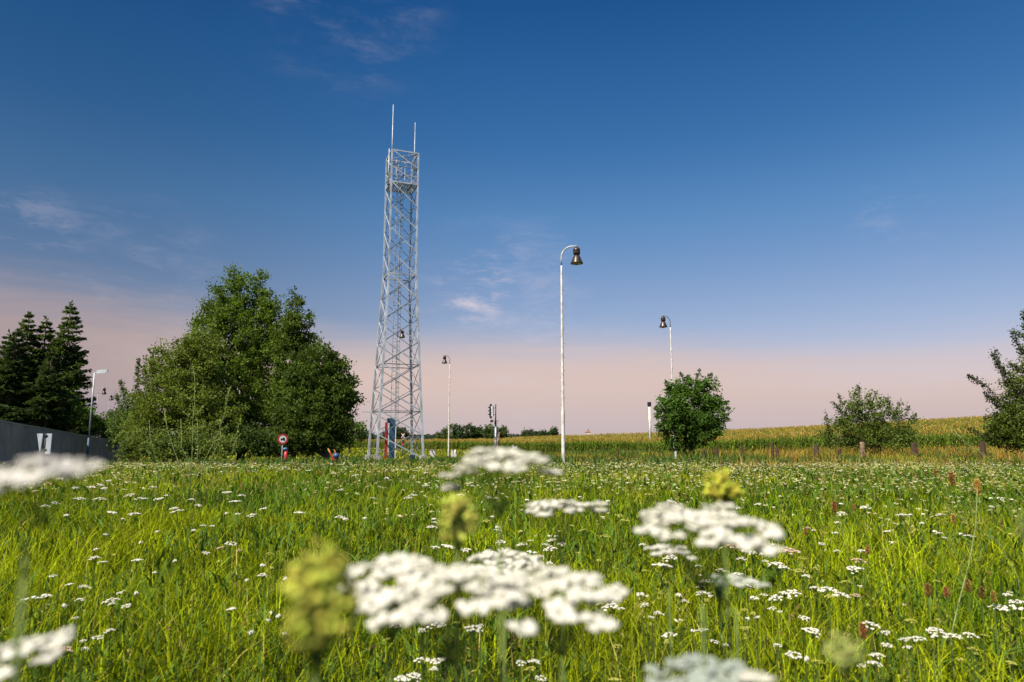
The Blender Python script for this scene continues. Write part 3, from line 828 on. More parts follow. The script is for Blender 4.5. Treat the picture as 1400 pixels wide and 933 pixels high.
# ------------------------------------------------------------------ signs by the wall
def road_signs():
    Y = 32; b = at(62.3, 600, Y); bz = g1(b.x, Y); zt = at(62, 593, Y).z - bz; k = mpp(Y)
    root = empty('road_sign', (b.x, Y, bz), 'pair of road sign plates seen from behind on a dark post before the wall', 'road sign')
    MB().tube([(0, 0, -.2), (0, 0, zt)], .03, 8).build('post', M['dark'], root)
    h = at(62, 594, Y).z - at(62, 622, Y).z
    ang = R_(-34)
    # inverted triangle plate
    w = .62; d = Vector((-math.cos(ang), -math.sin(ang), 0)); n = Vector((-d.y, d.x, 0)) * .012
    p0 = Vector((-.10, -.05, zt)); tri = [p0, p0 + d * w, p0 + d * w * .0 + Vector((0, 0, -h)) + d * .12]
    mb = MB(); mb.add([q + n for q in tri] + [q - n for q in tri], [(0, 1, 2), (5, 4, 3), (0, 3, 4, 1), (1, 4, 5, 2), (2, 5, 3, 0)])
    mb.build('triangular_plate', M['sign_back'], root)
    ang2 = R_(-34); d = Vector((math.cos(ang2), math.sin(ang2), 0)); n = Vector((-d.y, d.x, 0)) * .012; w = .52
    p0 = Vector((.07, -.03, zt)); q4 = [p0, p0 + d * w, p0 + d * w + Vector((0, 0, -h)), p0 + Vector((0, 0, -h))]
    mb = MB(); mb.add([q + n for q in q4] + [q - n for q in q4], [(0, 1, 2, 3), (7, 6, 5, 4), (0, 4, 5, 1), (1, 5, 6, 2), (2, 6, 7, 3), (3, 7, 4, 0)])
    mb.build('rectangular_plate', M['sign_back'], root)
    for z in (zt - .10, zt - h * .78):
        MB().box((.06, -.08, z), (.30, .05, .05), R_(-20)).build('clamp', M['dark'], root)
road_signs()

def round_sign():
    Y = 43; b = at(386.5, 600, Y); bz = g1(b.x, Y); zc = at(385.5, 600.5, Y).z - bz
    root = empty('prohibition_sign', (b.x, Y, bz), 'round white sign with red border and black vehicle symbol on a thin pole', 'road sign')
    MB().tube([(0, 0, -.2), (0, 0, zc + .15)], .032, 8).build('pole', M['galv'], root)
    rz = R_(22)
    def disc(r, y, n=32, r2=0):
        mb = MB()
        ring = [Vector((r * math.cos(2 * math.pi * k / n), y, zc + r * math.sin(2 * math.pi * k / n))) for k in range(n)]
        if r2:
            ri = [Vector((r2 * math.cos(2 * math.pi * k / n), y, zc + r2 * math.sin(2 * math.pi * k / n))) for k in range(n)]
            mb.add(ring + ri, [(k, (k + 1) % n, n + (k + 1) % n, n + k) for k in range(n)])
        else:
            back = [p + Vector((0, .015, 0)) for p in ring]
            mb.add(ring + back, [tuple(range(n)), tuple(range(2 * n - 1, n - 1, -1))] + [(k, n + k, n + (k + 1) % n, (k + 1) % n) for k in range(n)])
        return mb
    pl = disc(.32, -.05).build('sign_plate', M['sign_white'], root); pl.rotation_euler.z = rz
    r = disc(.32, -.055, 32, .215).build('red_border', M['red'], pl)
    mb = MB(); y = -.058
    mb.box((0, y, zc - .01), (.26, .006, .07)); mb.box((.045, y, zc + .055), (.13, .006, .08)); mb.box((-.09, y, zc + .04), (.02, .006, .07))
    for x in (-.08, .08): mb.tube([(x, y - .004, zc - .055), (x, y + .002, zc - .055)], .04 if x < 0 else .055, 14)
    mb.build('vehicle_symbol', M['dark'], pl)
round_sign()

def red_post():
    Y = 45.5; b = at(392, 600, Y); bz = g1(b.x, Y); zt = at(392, 615, Y).z - bz
    root = empty('marker_post', (b.x, Y, bz), 'short red post with a blue cap just right of the round sign pole', 'marker post')
    MB().tube([(0, 0, -.1), (-.02, 0, zt)], [.11, .12], 12).build('post', M['red'], root)
    MB().lathe((-.06, 0, zt), [(.0, .14), (.14, .12), (.17, .04), (.17, -.04), (.12, -.05)], 14).build('cap', M['blue'], root)
red_post()

def implement():
    Y = 47; b = at(459, 600, Y); bz = g1(b.x, Y) ; k = mpp(Y)
    root = empty('farm_implement', (b.x, Y, bz), 'small red and blue farm implement with yellow tipped bar beside the big clump', 'farm implement')
    o = Vector((b.x, Y, bz))
    zc = at(461, 621, Y).z - bz
    MB().bar(at(454.5, 624, Y) - o, at(449.8, 615.5, Y) - o, .15, .12).build('drawbar', M['red'], root)
    MB().bar(at(449.8, 615.5, Y) - o, at(446.3, 609.5, Y) - o, .13, .11).build('drawbar_tip', M['yellow'], root)
    mb = MB(); mb.lathe((.10, 0, zc), [(.0, .20), (.18, .17), (.26, .05), (.24, -.08), (.14, -.2)], 14); mb.build('hopper', M['blue'], root)
    mb = MB(); mb.bar((-.35, 0, zc - .25), (.5, 0, zc - .3), .12, .16); mb.bar((-.2, .1, zc - .2), (-.1, .1, .1), .08); mb.bar((.4, .1, zc - .2), (.45, .1, 0), .08); mb.build('frame', M['red'], root)
    MB().bar(at(456.5, 611, Y) - o, at(459.5, 617, Y) - o, .10, .10).build('lever', M['orange'], root)
    for x in (.42, .78):
        w = MB(); n = 18
        w.tube([(x, .1, .42), (x + .12, .1 + .02, .42)], .40, n); w.build('wheel', M['dark'], root)
    root.scale = (.82, .82, .86)
implement()

# ------------------------------------------------------------------ railway furniture
def rail_signal():
    Y = 75; b = at(677.6, 600, Y); bz = g1(b.x, Y); k = mpp(Y)
    root = empty('railway_signal', (b.x, Y, bz), 'railway light signal seen from its side, dark hoods pointing left of its mast', 'railway signal')
    o = Vector((b.x, Y, bz)); zt = at(677, 553, Y).z - bz; zm = at(677, 583, Y).z - bz
    MB().tube([(0, 0, -.2), (0, 0, zm)], .10, 10).build('lower_mast', M['galv'], root)
    MB().tube([(0, 0, zm), (0, 0, zt)], [.07, .05], 10).build('mast', M['dark'], root)
    c = at(672.5, 562.5, Y) - o
    hd = empty('signal_head', c); hd.parent = root; del_ = None
    ang = R_(158)   # facing left and a little away
    f = Vector((math.cos(ang), math.sin(ang), 0)); s = Vector((-f.y, f.x, 0)); up = Vector((0, 0, 1))
    hh = .80; ww = .34; pts = []
    for i in range(24):
        t = 2 * math.pi * i / 24; cx = ww * math.cos(t); cz = (hh - ww) * (1 if math.sin(t) >= 0 else -1) + ww * math.sin(t); pts.append((cx, cz))
    fr = [f * .15 + s * x + up * z for x, z in pts]; bk = [f * .10 + s * x + up * z for x, z in pts]; n = 24
    mb = MB(); mb.add(fr + bk, [tuple(range(n)), tuple(range(2 * n - 1, n - 1, -1))] + [(i, n + i, n + (i + 1) % n, (i + 1) % n) for i in range(n)])
    mb.build('backboard', M['dark'], hd)
    for z in (.38, 0, -.38):
        MB().box(up * z - f * .04, (.24, .26, .35), ang).build('lamp_case', M['sign_white'], hd)
        m = MB()
        for i in range(9):
            t0 = math.pi * (i / 8); a = s * (.13 * math.cos(t0)) + up * (.13 * math.sin(t0) + z)
            if i: m.add([pa + f * .15, a + f * .15, a + f * .42 - up * .02, pa + f * .42 - up * .02], [(0, 1, 2, 3)])
            pa = a
        m.build('hood', M['dark'], hd)
        mm = MB(); mm.tube([f * .15 + up * z, f * .17 + up * z], .11, 16); mm.build('lens', M['lensglass'], hd)
    MB().bar((0, 0, c.z + .3) - Vector((0, 0, 0)) if False else Vector((0, 0, c.z + .35)), c + up * .35 - f * .05, .05).bar(Vector((0, 0, c.z - .35)), c - up * .35 - f * .05, .05).build('bracket', M['dark'], root)
    p = at(672.3, 576, Y) - o
    mb = MB(); mb.tube([p - f * .12, p + f * .12], .13, 14); mb.bar(p, Vector((0, 0, p.z + .35)), .03); mb.build('guide_light', M['dark'], root)
    MB().bar(Vector((0, 0, p.z)), Vector((.35, 0, p.z + .02)), .05).box((-.02, 0, p.z - .15), (.2, .16, .4)).build('junction_arm', M['dark'], root)
    mb = MB(); mb.bar((-.16, .1, 0), (-.16, .1, c.z - 1.0), .03); mb.bar((.16, .1, 0), (.16, .1, c.z - 1.0), .03)
    z = .3
    while z < c.z - 1: mb.bar((-.16, .1, z), (.16, .1, z), .025); z += .3
    mb.build('ladder', M['galv'], root)
rail_signal()

def leaning_post():
    Y = 58; a = at(678.6, 620, Y); t = at(682.5, 591.5, Y); bz = g1(a.x, Y)
    root = empty('leaning_post', (a.x, Y, bz), 'weathered wooden post leaning right beside the railway signal', 'wooden post')
    o = Vector((a.x, Y, bz)); d = t - o
    mb = MB(); mb.tube([d * -.03, d * .3 + Vector((.02, 0, 0)), d * .62 + Vector((-.02, 0, 0)), d], [.12, .115, .10, .085], 9); mb.build('post', M['lightwood'], root)
    MB().tube([d * .98, d + Vector((-.08, 0, .22)), d + Vector((-.16, 0, .42))], [.035, .02, .008], 5).build('broken_spike', M['lightwood'], root)
leaning_post()

def white_mast():
    Y = 134; b = at(889, 600, Y); bz = g1(b.x, Y); zt = at(889, 550, Y).z - bz; zh = at(889, 555.5, Y).z - bz
    root = empty('vent_mast', (b.x, Y, bz), 'white mast with dark square head standing behind the maize left of the round tree', 'mast')
    MB().tube([(0, 0, -.3), (0, 0, zh)], [.27, .23], 14).build('column', M['white_paint'], root)
    MB().box((0, 0, (zt + zh) / 2), (.60, .60, zt - zh), .1).build('head', M['dark'], root)
    mb = MB(); mb.bar((-.28, 0, 0), (-.28, 0, zh - .4), .035)
    for z in (1.5, 3, 4.5, zh - .6): mb.bar((-.28, 0, z), (-.15, 0, z), .035)
    mb.build('cable_pipe', M['dark'], root)
white_mast()

def cabinets():
    def cab(label, px, y0, y1, w, Y, dome=False):
        b = at(px, 600, Y); bz = at(px, y1 + 1.5, Y).z; o = bz; k = mpp(Y); zg = g1(b.x, Y)
        root = empty('relay_cabinet', (b.x, Y, zg), label, 'cabinet', 'trackside cabinets')
        zt = at(px, y0, Y).z - zg; zb = max(.12, at(px, y1, Y).z - zg); W = w * k
        MB().box((0, 0, (zt + zb) / 2), (W, W * .7, zt - zb)).build('case', M['cabinet'], root)
        MB().box((0, -W * .36, (zt + zb) / 2), (W * .86, .02, (zt - zb) * .86)).build('door', M['cabinet'], root)
        if dome: MB().lathe((W * .05, 0, zt), [(W * .42, 0), (W * .42, .25), (W * .3, .42), (0, .5)], 12).build('cap', M['cabinet'], root)
        else: MB().box((0, 0, zt + .02), (W * 1.1, W * .8, .04)).build('lid', M['cabinet'], root)
        for s in (-1, 1): MB().box((s * W * .38, 0, zb / 2 - .05), (.06, .06, zb + .1)).build('leg', M['concrete'], root)
    cab('pale square cabinet on short legs between the tower and the slim lamp post', 592, 616, 625, 7.4, 70)
    cab('narrow pale cabinet touching the foot of the slim lamp post', 618.4, 616.5, 627, 2.6, 78)
    cab('taller pale cabinet with a rounded cap right of the slim lamp post', 622.4, 621, 627.5, 4.2, 77, True)
cabinets()

def crossing_signal():
    Y = 95; b = at(551, 600, Y); bz = g1(b.x, Y)
    root = empty('crossing_signal', (b.x, Y, bz), 'red and white level crossing signal seen through the foot of the tower', 'crossing signal')
    z = lambda py: at(551, py, Y).z - bz
    MB().tube([(0, 0, -.2), (0, 0, z(593))], .06, 8).build('post', M['galv_dark'], root)
    for s in (-1, 1):
        c = Vector((0, -.08 - .02 * s, z(596)))
        m = MB(); a = Vector((.26 * s, 0, .34)); m.bar(c - a, c + a, .12, .03, (0, 1, 0)); cr = m.build('cross_arm', M['orange'], root)
        m = MB(); m.bar(c - a * .75 - Vector((0, .025, 0)), c + a * .75 - Vector((0, .025, 0)), .08, .02, (0, 1, 0)); m.build('white_stripe', M['sign_white'], cr)
    MB().box((0, -.06, z(605.5)), (.30, .12, .95)).build('signal_board', M['red'], root)
    for py in (602.5, 610): MB().tube([(0, -.10, z(py)), (0, -.20, z(py))], .16, 14).build('lamp', M['dark'], root)
crossing_signal()

def marker_posts():
    Y = 72; b = at(703, 600, Y); bz = g1(b.x, Y)
    root = empty('trackside_marker', (b.x, Y, bz), 'two short grey concrete stubs with a plate, low before the maize right of the signal', 'track marker')
    zt = at(703, 608.5, Y).z - bz
    MB().box((-.12, 0, zt / 2), (.14, .14, zt)).build('stub', M['concrete'], root)
    MB().box((.22, 0, zt * .45), (.16, .14, zt * .9)).build('stub', M['concrete'], root)
    MB().box((.04, -.05, zt * .75), (.34, .04, .18)).build('plate', M['cabinet'], root)
marker_posts()

def old_posts():
    L = [(961, 614, 632, 4.0, 'charred looking thin post under the right side of the round tree', 'oldwood'),
         (980, 609, 630, 4.6, 'dark post just right of the round tree', 'oldwood'), (1013, 608, 627, 4.2, 'lone reddish brown post between the round tree and the paired posts', 'oldwood'),
         (1055.5, 604, 624, 4.6, 'taller of the two posts standing close together', 'oldwood'), (1062, 611, 625, 4.6, 'shorter of the two posts standing close together', 'oldwood'),
         (1115.5, 607, 626, 7.4, 'wide grey brown post left of the ragged shrub', 'oldwood'), (1147, 612, 624, 4.6, 'low stump at the left foot of the ragged shrub', 'oldwood'),
         (1178, 603, 622, 6.6, 'pale brown post in front of the ragged shrub', 'lightwood'), (1249, 604, 622, 7.8, 'stout dark post right of the ragged shrub', 'oldwood'),
         (1342, 603, 624, 8.5, 'broad dark post under the tips of the right edge tree', 'oldwood'),
         (844.5, 612, 630, 2.0, 'thin dark stake left of the white mast, in dry grass', 'oldwood'), (866, 617, 636, 2.0, 'thin dark stake under the white mast, in dry grass', 'oldwood'),
         (923.5, 616, 629, 3.6, 'short whitewashed stub under the left side of the round tree', 'concrete')]
    for i, (x, y0, y1, w, lab, m) in enumerate(L):
        Y = 47.0 + (i % 3) * 1.1; b = at(x, 600, Y); bz = g1(b.x, Y); zt = at(x, y0 + 1.5, Y).z - bz; W = w * mpp(Y)
        mb = MB(); n = 9; r = random.Random(i); lean = Vector((r.uniform(-.06, .06), r.uniform(-.05, .05), 0))
        rows = [(-.2, .5), (zt * .4, .5), (zt * .75, .47), (zt * .94, .43), (zt, .33)]
        vs = []
        for z, k in rows:
            for j in range(n):
                t = 2 * math.pi * j / n; rr = W * k * (1 + .12 * math.sin(j * 2.3 + i)) ; vs.append(Vector((rr * math.cos(t), rr * .7 * math.sin(t), z + (r.uniform(-.04, .05) if z == zt else 0))) + lean * (z / max(zt, .1)))
        fs = [(a * n + j, a * n + (j + 1) % n, (a + 1) * n + (j + 1) % n, (a + 1) * n + j) for a in range(len(rows) - 1) for j in range(n)] + [tuple((len(rows) - 1) * n + j for j in range(n))]
        mb.add(vs, fs); o = mb.build('fence_post', M[m], None, (b.x, Y, bz)); tag(o, lab, 'post', 'old fence posts by the maize')
old_posts()

def far_house(label, px, y_eave, y_roof, w, Y, wall, roof, spire):
    b = at(px, 600, Y); k = mpp(Y); ze = at(px, y_eave, Y).z; zr = at(px, y_roof, Y).z; zb = ze - 6; W = w * k
    root = empty('far_house', (b.x, Y, zb), label, 'house')
    MB().box((0, 0, (ze - zb) / 2), (W, W * .7, ze - zb)).build('wall', M[wall], root)
    h = ze - zb; r = zr - zb; a = W / 2 + .3; d = W * .35 + .3
    rf = MB().add([(-a, -d, h), (a, -d, h), (a, d, h), (-a, d, h), (-a * .55, 0, r), (a * .55, 0, r)], [(0, 1, 5, 4), (2, 3, 4, 5), (0, 4, 3), (1, 2, 5), (0, 3, 2, 1)]).build('roof', M[roof], root)
    MB().bar((.1 * W, 0, r - .2), (.1 * W, 0, r + spire * k), .9).build('turret', M[roof], rf)
far_house('tiny far building with brown turreted roof above the maize right of the tall lamp', 804, 591.3, 588.8, 6.6, 600, 'plaster', 'rust', 1.8)
far_house('tiny far building with reddish roof among the far trees left of the signal', 658, 598.5, 596.2, 7, 500, 'plaster', 'rust', .8)

# ------------------------------------------------------------------ yarrow and other flowers
def floret(c, r, n=7, dome=.35, tint=(.86, .85, .80), tilt=None, seedv=0):
    """small ruffled domed flower: centre + ring"""
    c = np.array(c); nrm = np.array(tilt if tilt is not None else (0, 0, 1.)); nrm = nrm / np.linalg.norm(nrm)
    a = np.cross(nrm, [0.3, 1, .1]); a /= np.linalg.norm(a); b = np.cross(nrm, a)
    V = [c + nrm * r * dome]; T = [np.array(tint) * .93]
    for k in range(n):
        t = 2 * math.pi * k / n + seedv
        V.append(c + (a * math.cos(t) + b * math.sin(t)) * r * .62 + nrm * r * dome * .55); T.append(np.array(tint))
    for k in range(n):
        t = 2 * math.pi * (k + .5) / n + seedv
        V.append(c + (a * math.cos(t) + b * math.sin(t)) * r * rng.uniform(.88, 1.12) - nrm * r * rng.uniform(0, .25)); T.append(np.array(tint) * rng.uniform(.9, 1.0))
    F = [(0, 1 + k, 1 + (k + 1) % n) for k in range(n)] + [(1 + k, 1 + n + k, 1 + (k + 1) % n) for k in range(n)] + [(1 + (k + 1) % n, 1 + n + k, 1 + n + (k + 1) % n) for k in range(n)]
    # green cup below
    V.append(c - nrm * r * .9); T.append(np.array((.16, .22, .05))); q = len(V) - 1
    F += [(q, 1 + n + (k + 1) % n, 1 + n + k) for k in range(n)]
    return np.array(V), np.array(F), np.array(T)

def strip(pts, ws, c):
    """crossed thin strips for stalks"""
    pts = np.array(pts, float); V = []; F = []; T = []
    for side in (np.array([1., 0, 0]), np.array([0, 1., 0])):
        b = len(V)
        for p, w in zip(pts, ws): V += [p - side * w / 2, p + side * w / 2]; T += [c, c]
        for i in range(len(pts) - 1): F += [(b + 2 * i, b + 2 * i + 1, b + 2 * i + 3), (b + 2 * i, b + 2 * i + 3, b + 2 * i + 2)]
    return np.array(V), np.array(F), np.array(T, float)

GREEN = np.array([.13, .19, .045])
# florets of one umbellet lie in a nearly flat plate; gaps between plates stay open
def corymb(seed, R=.5, nsub=16, fl=5, tint=(.86, .85, .80), thick=.10, gap=0, fr=None, rw=.035):
    """flat-topped head of radius R around the origin, with its green rays underneath"""
    r = np.random.default_rng(seed); parts = []
    sub = []
    tries = 0
    ph = r.uniform(0, 6.28, 3); am = r.uniform(.08, .2, 3)
    while len(sub) < nsub and tries < 4000:
        tries += 1
        q = r.uniform(-1, 1, 2); an = math.atan2(q[1], q[0])
        if math.hypot(*q) > 1 - .16 + am[0] * math.sin(2 * an + ph[0]) + am[1] * math.sin(3 * an + ph[1]) + am[2] * math.sin(5 * an + ph[2]): continue
        if all(np.hypot(*(q - s)) > (1.15 + gap) / math.sqrt(nsub) for s in sub): sub.append(q)
    ell = r.uniform(.75, 1.0)
    fr = fr or R * .95 / math.sqrt(nsub)
    for q in sub:
        zc = R * thick * (1 - (q @ q)) * 2 - R * thick + r.normal(0, R * .055)
        c = np.array([q[0] * R, q[1] * R * ell, zc])
        tn = np.array([q[0] * .35, q[1] * .35, 1]) + r.normal(0, .12, 3)
        if fl == 1: parts.append(floret(c, fr * r.uniform(.8, 1.15), 8, .45, np.array(tint) * r.uniform(.92, 1.04), tn, r.random() * 6))
        else:
            for j in range(fl):
                a = r.random() * 6.28; rr = fr * math.sqrt(r.random()) * .95
                parts.append(floret(c + np.array([math.cos(a) * rr, math.sin(a) * rr, r.normal(0, fr * .08)]), fr * (.33 if fl > 4 else .62) * r.uniform(.8, 1.2), 6, .16 if fl > 4 else .4, np.array(tint) * r.uniform(.9, 1.04), tn, r.random() * 6))
        parts.append(strip([(0, 0, -R * .95), (c[0] * .6, c[1] * .6, -R * .42), tuple(c - np.array([0, 0, fr * .3]))], [R * rw, R * rw, R * rw * .8], GREEN))
    return join(parts)

def yarrow_stem(seed, H=1.0, w=.008, feather=1.0):
    r = np.random.default_rng(seed); parts = [strip([(0, 0, -.04), (r.normal(0, .01), r.normal(0, .01), H * .5), (0, 0, H)], [w, w, w * .7], GREEN * .9)]
    for i in range(9):
        z = H * (.06 + .75 * i / 9); a = r.random() * 6.28; L = (.13 - .07 * i / 9) * feather
        d = np.array([math.cos(a), math.sin(a), 0]); s = np.array([-d[1], d[0], 0])
        ax = [np.array([0, 0, z]) + d * L * t + np.array([0, 0, L * (.7 * t - .5 * t * t)]) for t in (0, .5, 1)]
        V = []; F = []
        for k in range(9):
            t = k / 9; p = ax[0] * (1 - t) ** 2 + ax[1] * 2 * t * (1 - t) + ax[2] * t * t
            for sg in (-1, 1):
                l = L * .16 * math.sin(math.pi * min(1, t + .12)); b = len(V)
                V += [p, p + s * sg * l + d * l * .4, p + d * L * .06]; F.append((b, b + 1, b + 2))
        V = np.array(V); parts.append((V, np.array(F), np.tile(GREEN * r.uniform(.6, 1.1), (len(V), 1))))
    return join(parts)

WHITE = (.92, .885, .77)
COLS = {'white': (.91, .87, .74), 'yellow': (.56, .55, .12), 'peach': (.72, .54, .38)}
HEADS = {}
for cn, c in COLS.items():
    HEADS[cn] = [np_mesh('flower_head', *corymb(50 + i, .5, n, 2, c, .17, g)) for i, (n, g) in enumerate(((14, 0), (18, .05), (11, .15), (22, 0), (9, .3)))]
    for m in HEADS[cn]: m.materials.append(M['petal'])
STEMS = [np_mesh('stem', *yarrow_stem(80 + i)) for i in range(4)]
for m in STEMS: m.materials.append(M['grass'])
SMALL = {}
for cn, c in COLS.items():
    SMALL[cn] = []
    for i in range(3):
        v, f, t = corymb(70 + i, .045, 9, 1, c, .12, .05); v[:, 2] += .46
        me = np_mesh('yarrow', *join([(v, f, t), yarrow_stem(90 + i, .43, .006)])); me.materials.append(M['petal']); SMALL[cn].append(me)

def region(px, py, c, w):
    xs = [(150, 'below the wall'), (300, "below the big clump's left half"), (490, "below the big clump's right half"), (600, 'below the tower'),
          (760, 'left of the tall lamp post'), (895, 'left of the round tree'), (1000, 'below the round tree'),
          (1130, 'left of the ragged shrub'), (1260, 'below the ragged shrub'), (1e9, 'toward the right edge')]
    ys = [(655, 'in the far band'), (700, 'just before the far band'), (760, 'in the middle meadow'), (830, 'in the nearer grass'), (1e9, 'in the nearest grass')]
    rx = next(t for a, t in xs if px < a); ry = next(t for a, t in ys if py < a)
    s = 'wide flat' if w > 55 else ('small' if w < 26 else 'middling')
    n = {'white': 'white yarrow', 'yellow': 'yellowish budding yarrow', 'peach': 'peach coloured yarrow'}[c]
    return f'{s} {n} {ry}, {rx}'

flower_xy = []
cnt = [0]
def yarrow(px, py, w, c='white', h=None):
    """w is the head width in enlarged pixels (2.8 per photo pixel)"""
    hz = h or random.uniform(.36, .52)
    dx, fy, fz = ray(px, py); s = fz / fy
    if s >= -.02: return
    Y = (hz - EYE) / s
    if Y > 30: Y = 30; 
    x = dx / fy * Y; gz = g1(x, Y); z = EYE + s * Y; hgt = z - gz
    if hgt < .12: hgt = .3
    D = min(.16, max(.022, w / 2.8 * mpp(Y)))
    lab = region(px, py, c, w); grp = 'flowers: ' + lab
    flower_xy.append((x, Y)); cnt[0] += 1
    if w >= 24:
        root = empty('yarrow', (x, Y, gz), lab, 'flower', grp, random.uniform(0, 6.28))
        st = bpy.data.objects.new('stem', random.choice(STEMS)); st.parent = root; k = hgt - D * .5; st.scale = (.8, .8, k); col.objects.link(st)
        hd = bpy.data.objects.new('flower_head', random.choice(HEADS[c])); hd.parent = root; hd.location = (0, 0, hgt); hd.scale = (D, D, D * random.uniform(.8, 1.1))
        hd.rotation_euler = (random.uniform(-.16, .16), random.uniform(-.16, .16), 0); col.objects.link(hd)
    else:
        o = bpy.data.objects.new('yarrow', random.choice(SMALL[c])); o.location = (x, Y, gz); o.rotation_euler = (random.uniform(-.05, .05), random.uniform(-.05, .05), random.uniform(0, 6.28))
        k = D / .09; o.scale = (k, k, hgt / .47); col.objects.link(o); tag(o, lab, 'flower', grp)

T1 = [(125,610,60),(175,600,40),(205,525,30),(265,558,30),(325,566,40),(305,616,42),(230,630,20),(430,618,60),(428,632,30),(487,640,36),(460,590,25),(480,578,20,'y'),(503,585,20),(395,472,34),(365,455,40),(373,420,20),(525,465,40),(520,288,50),(427,282,40),(590,185,30),(668,266,36),(680,276,40),(760,255,30),(790,437,28),(885,400,44),(918,428,26,'p'),(845,417,30,'p'),(672,462,18),(585,510,18),(886,652,36),(962,740,30),(422,733,36),(372,760,44),(320,773,26),(323,803,30),(250,805,60,'p'),(222,787,36),(288,685,24),(860,282,16),(908,285,20),(900,240,60),(925,217,30),(870,205,36),(967,292,40),(815,330,18),(780,332,24),(750,345,18),(405,362,20),(470,303,14),(535,392,16),(385,178,60),(230,152,50),(380,230,50),(310,230,40),(173,258,36),(500,215,40),(540,228,40),(735,232,30),(950,535,18),(215,245,30),(260,288,22),(400,190,40),(420,160,50),(350,185,40),(290,188,30),(610,230,36),(640,215,20),(135,200,24),(600,352,16),(850,465,22,'y'),(440,440,18,'y')]
T2 = [(325,195,25),(165,283,40),(325,302,50),(30,267,30),(448,227,25),(462,243,20,'y'),(600,215,30),(582,225,30),(25,521,40),(105,530,18),(50,440,30,'y'),(60,490,18,'y'),(60,660,16),(80,675,22),(35,690,18),(108,746,24),(535,717,50),(690,714,60),(637,732,36),(638,687,30),(835,725,70),(862,714,25),(505,767,30,'y'),(768,704,24,'y'),(640,845,60),(700,850,60),(682,880,36),(610,908,70),(560,920,60),(725,840,26,'y'),(672,338,46),(685,320,26),(690,303,20),(925,350,30),(928,333,20),(885,315,36,'y'),(895,225,24),(920,228,24),(785,215,36),(905,295,16),(965,480,40),(690,415,40),(735,412,60),(805,425,40),(940,395,40),(890,440,70),(950,430,60),(650,130,30),(500,150,30),(560,120,24),(380,140,24),(300,130,20),(200,120,22),(110,110,26),(650,180,30),(830,180,24),(420,300,20),(345,305,24),(15,480,22)]
T3 = [(65,437,60),(108,450,36),(145,475,30),(40,405,50),(70,390,26),(130,404,26),(152,388,40),(140,370,16),(170,369,20),(150,420,50),(190,402,34),(12,445,26),(30,350,22,'y'),(270,350,36,'y'),(357,372,36,'y'),(412,295,36,'y'),(433,312,40,'y'),(512,505,30,'y'),(595,550,26,'y'),(500,405,30),(575,485,90),(610,455,60),(650,592,22),(660,620,30),(497,597,54),(510,635,40),(380,640,70),(420,650,34),(415,608,18),(335,633,24),(562,667,36),(535,683,24),(605,750,50),(575,768,20,'y'),(693,735,24),(730,732,46),(745,545,50),(722,567,36),(730,592,70),(742,618,36,'y'),(805,503,40),(715,487,26),(840,412,60,'p'),(880,424,20),(920,436,40),(955,438,20),(880,460,40),(925,610,40),(965,597,30),(900,685,20),(940,683,24),(889,655,28,'y'),(895,725,34,'y'),(405,793,36,'y'),(33,857,40),(90,852,50),(72,880,46,'y'),(110,915,40),(395,922,50,'y'),(775,775,36),(818,789,30),(690,300,50),(970,468,24),(945,250,30),(860,520,60),(905,545,60),(890,560,50),(925,560,50),(865,265,30),(530,300,30),(225,330,20,'y'),(335,460,18,'y'),(60,230,20),(260,220,16),(525,213,36,'y'),(370,235,20),(610,240,40),(940,660,20,'y'),(520,700,18,'y')]
T4 = [(40,484,86),(150,342,30,'p'),(205,402,30),(283,286,40),(372,263,46),(267,320,26),(277,247,20),(515,293,50),(547,287,16),(890,227,30),(860,225,16),(857,260,26),(927,230,16),(772,372,40),(455,355,30),(470,393,20),(330,497,66),(340,465,54,'p'),(90,428,70,'p'),(125,507,60,'y'),(150,525,34),(60,590,40),(90,590,72),(35,608,60),(20,650,36),(45,662,26),(180,570,40),(225,578,70),(275,597,60),(340,600,40,'p'),(232,602,40,'y'),(300,548,40,'y'),(140,686,40),(170,735,80),(395,712,66),(450,742,40),(455,790,50),(415,830,50),(408,860,56),(360,868,30),(640,738,80),(700,755,66),(768,750,54),(575,765,56),(525,768,36),(537,798,40),(100,825,66),(145,830,20),(33,790,38),(190,853,40,'y'),(545,697,40,'y'),(650,693,26,'y'),(825,752,30,'y'),(785,805,36,'y'),(930,857,40,'y'),(918,597,40),(870,640,50),(950,625,70),(935,648,70),(357,428,30),(603,286,16),(180,495,28,'y'),(570,350,24,'y'),(130,455,30,'y'),(265,430,28),(175,350,24),(230,385,24,'y'),(660,290,34),(655,362,30),(640,350,20),(730,360,20),(678,380,26),(800,465,24,'y'),(10,440,24),(10,400,16),(265,357,22),(590,320,20),(918,360,18,'y'),(795,822,24,'y'),(735,835,20,'y'),(645,545,24,'y')]
cm = {'y': 'yellow', 'p': 'peach'}
for tile, (ox, oy) in ((T1, (0, 600)), (T2, (350, 600)), (T3, (700, 600)), (T4, (1050, 600))):
    for e in tile:
        yarrow(ox + e[0] / 2.803, oy + e[1] / 2.803, e[2], cm.get(e[3], 'white') if len(e) > 3 else 'white')
print('individual yarrows', cnt[0])

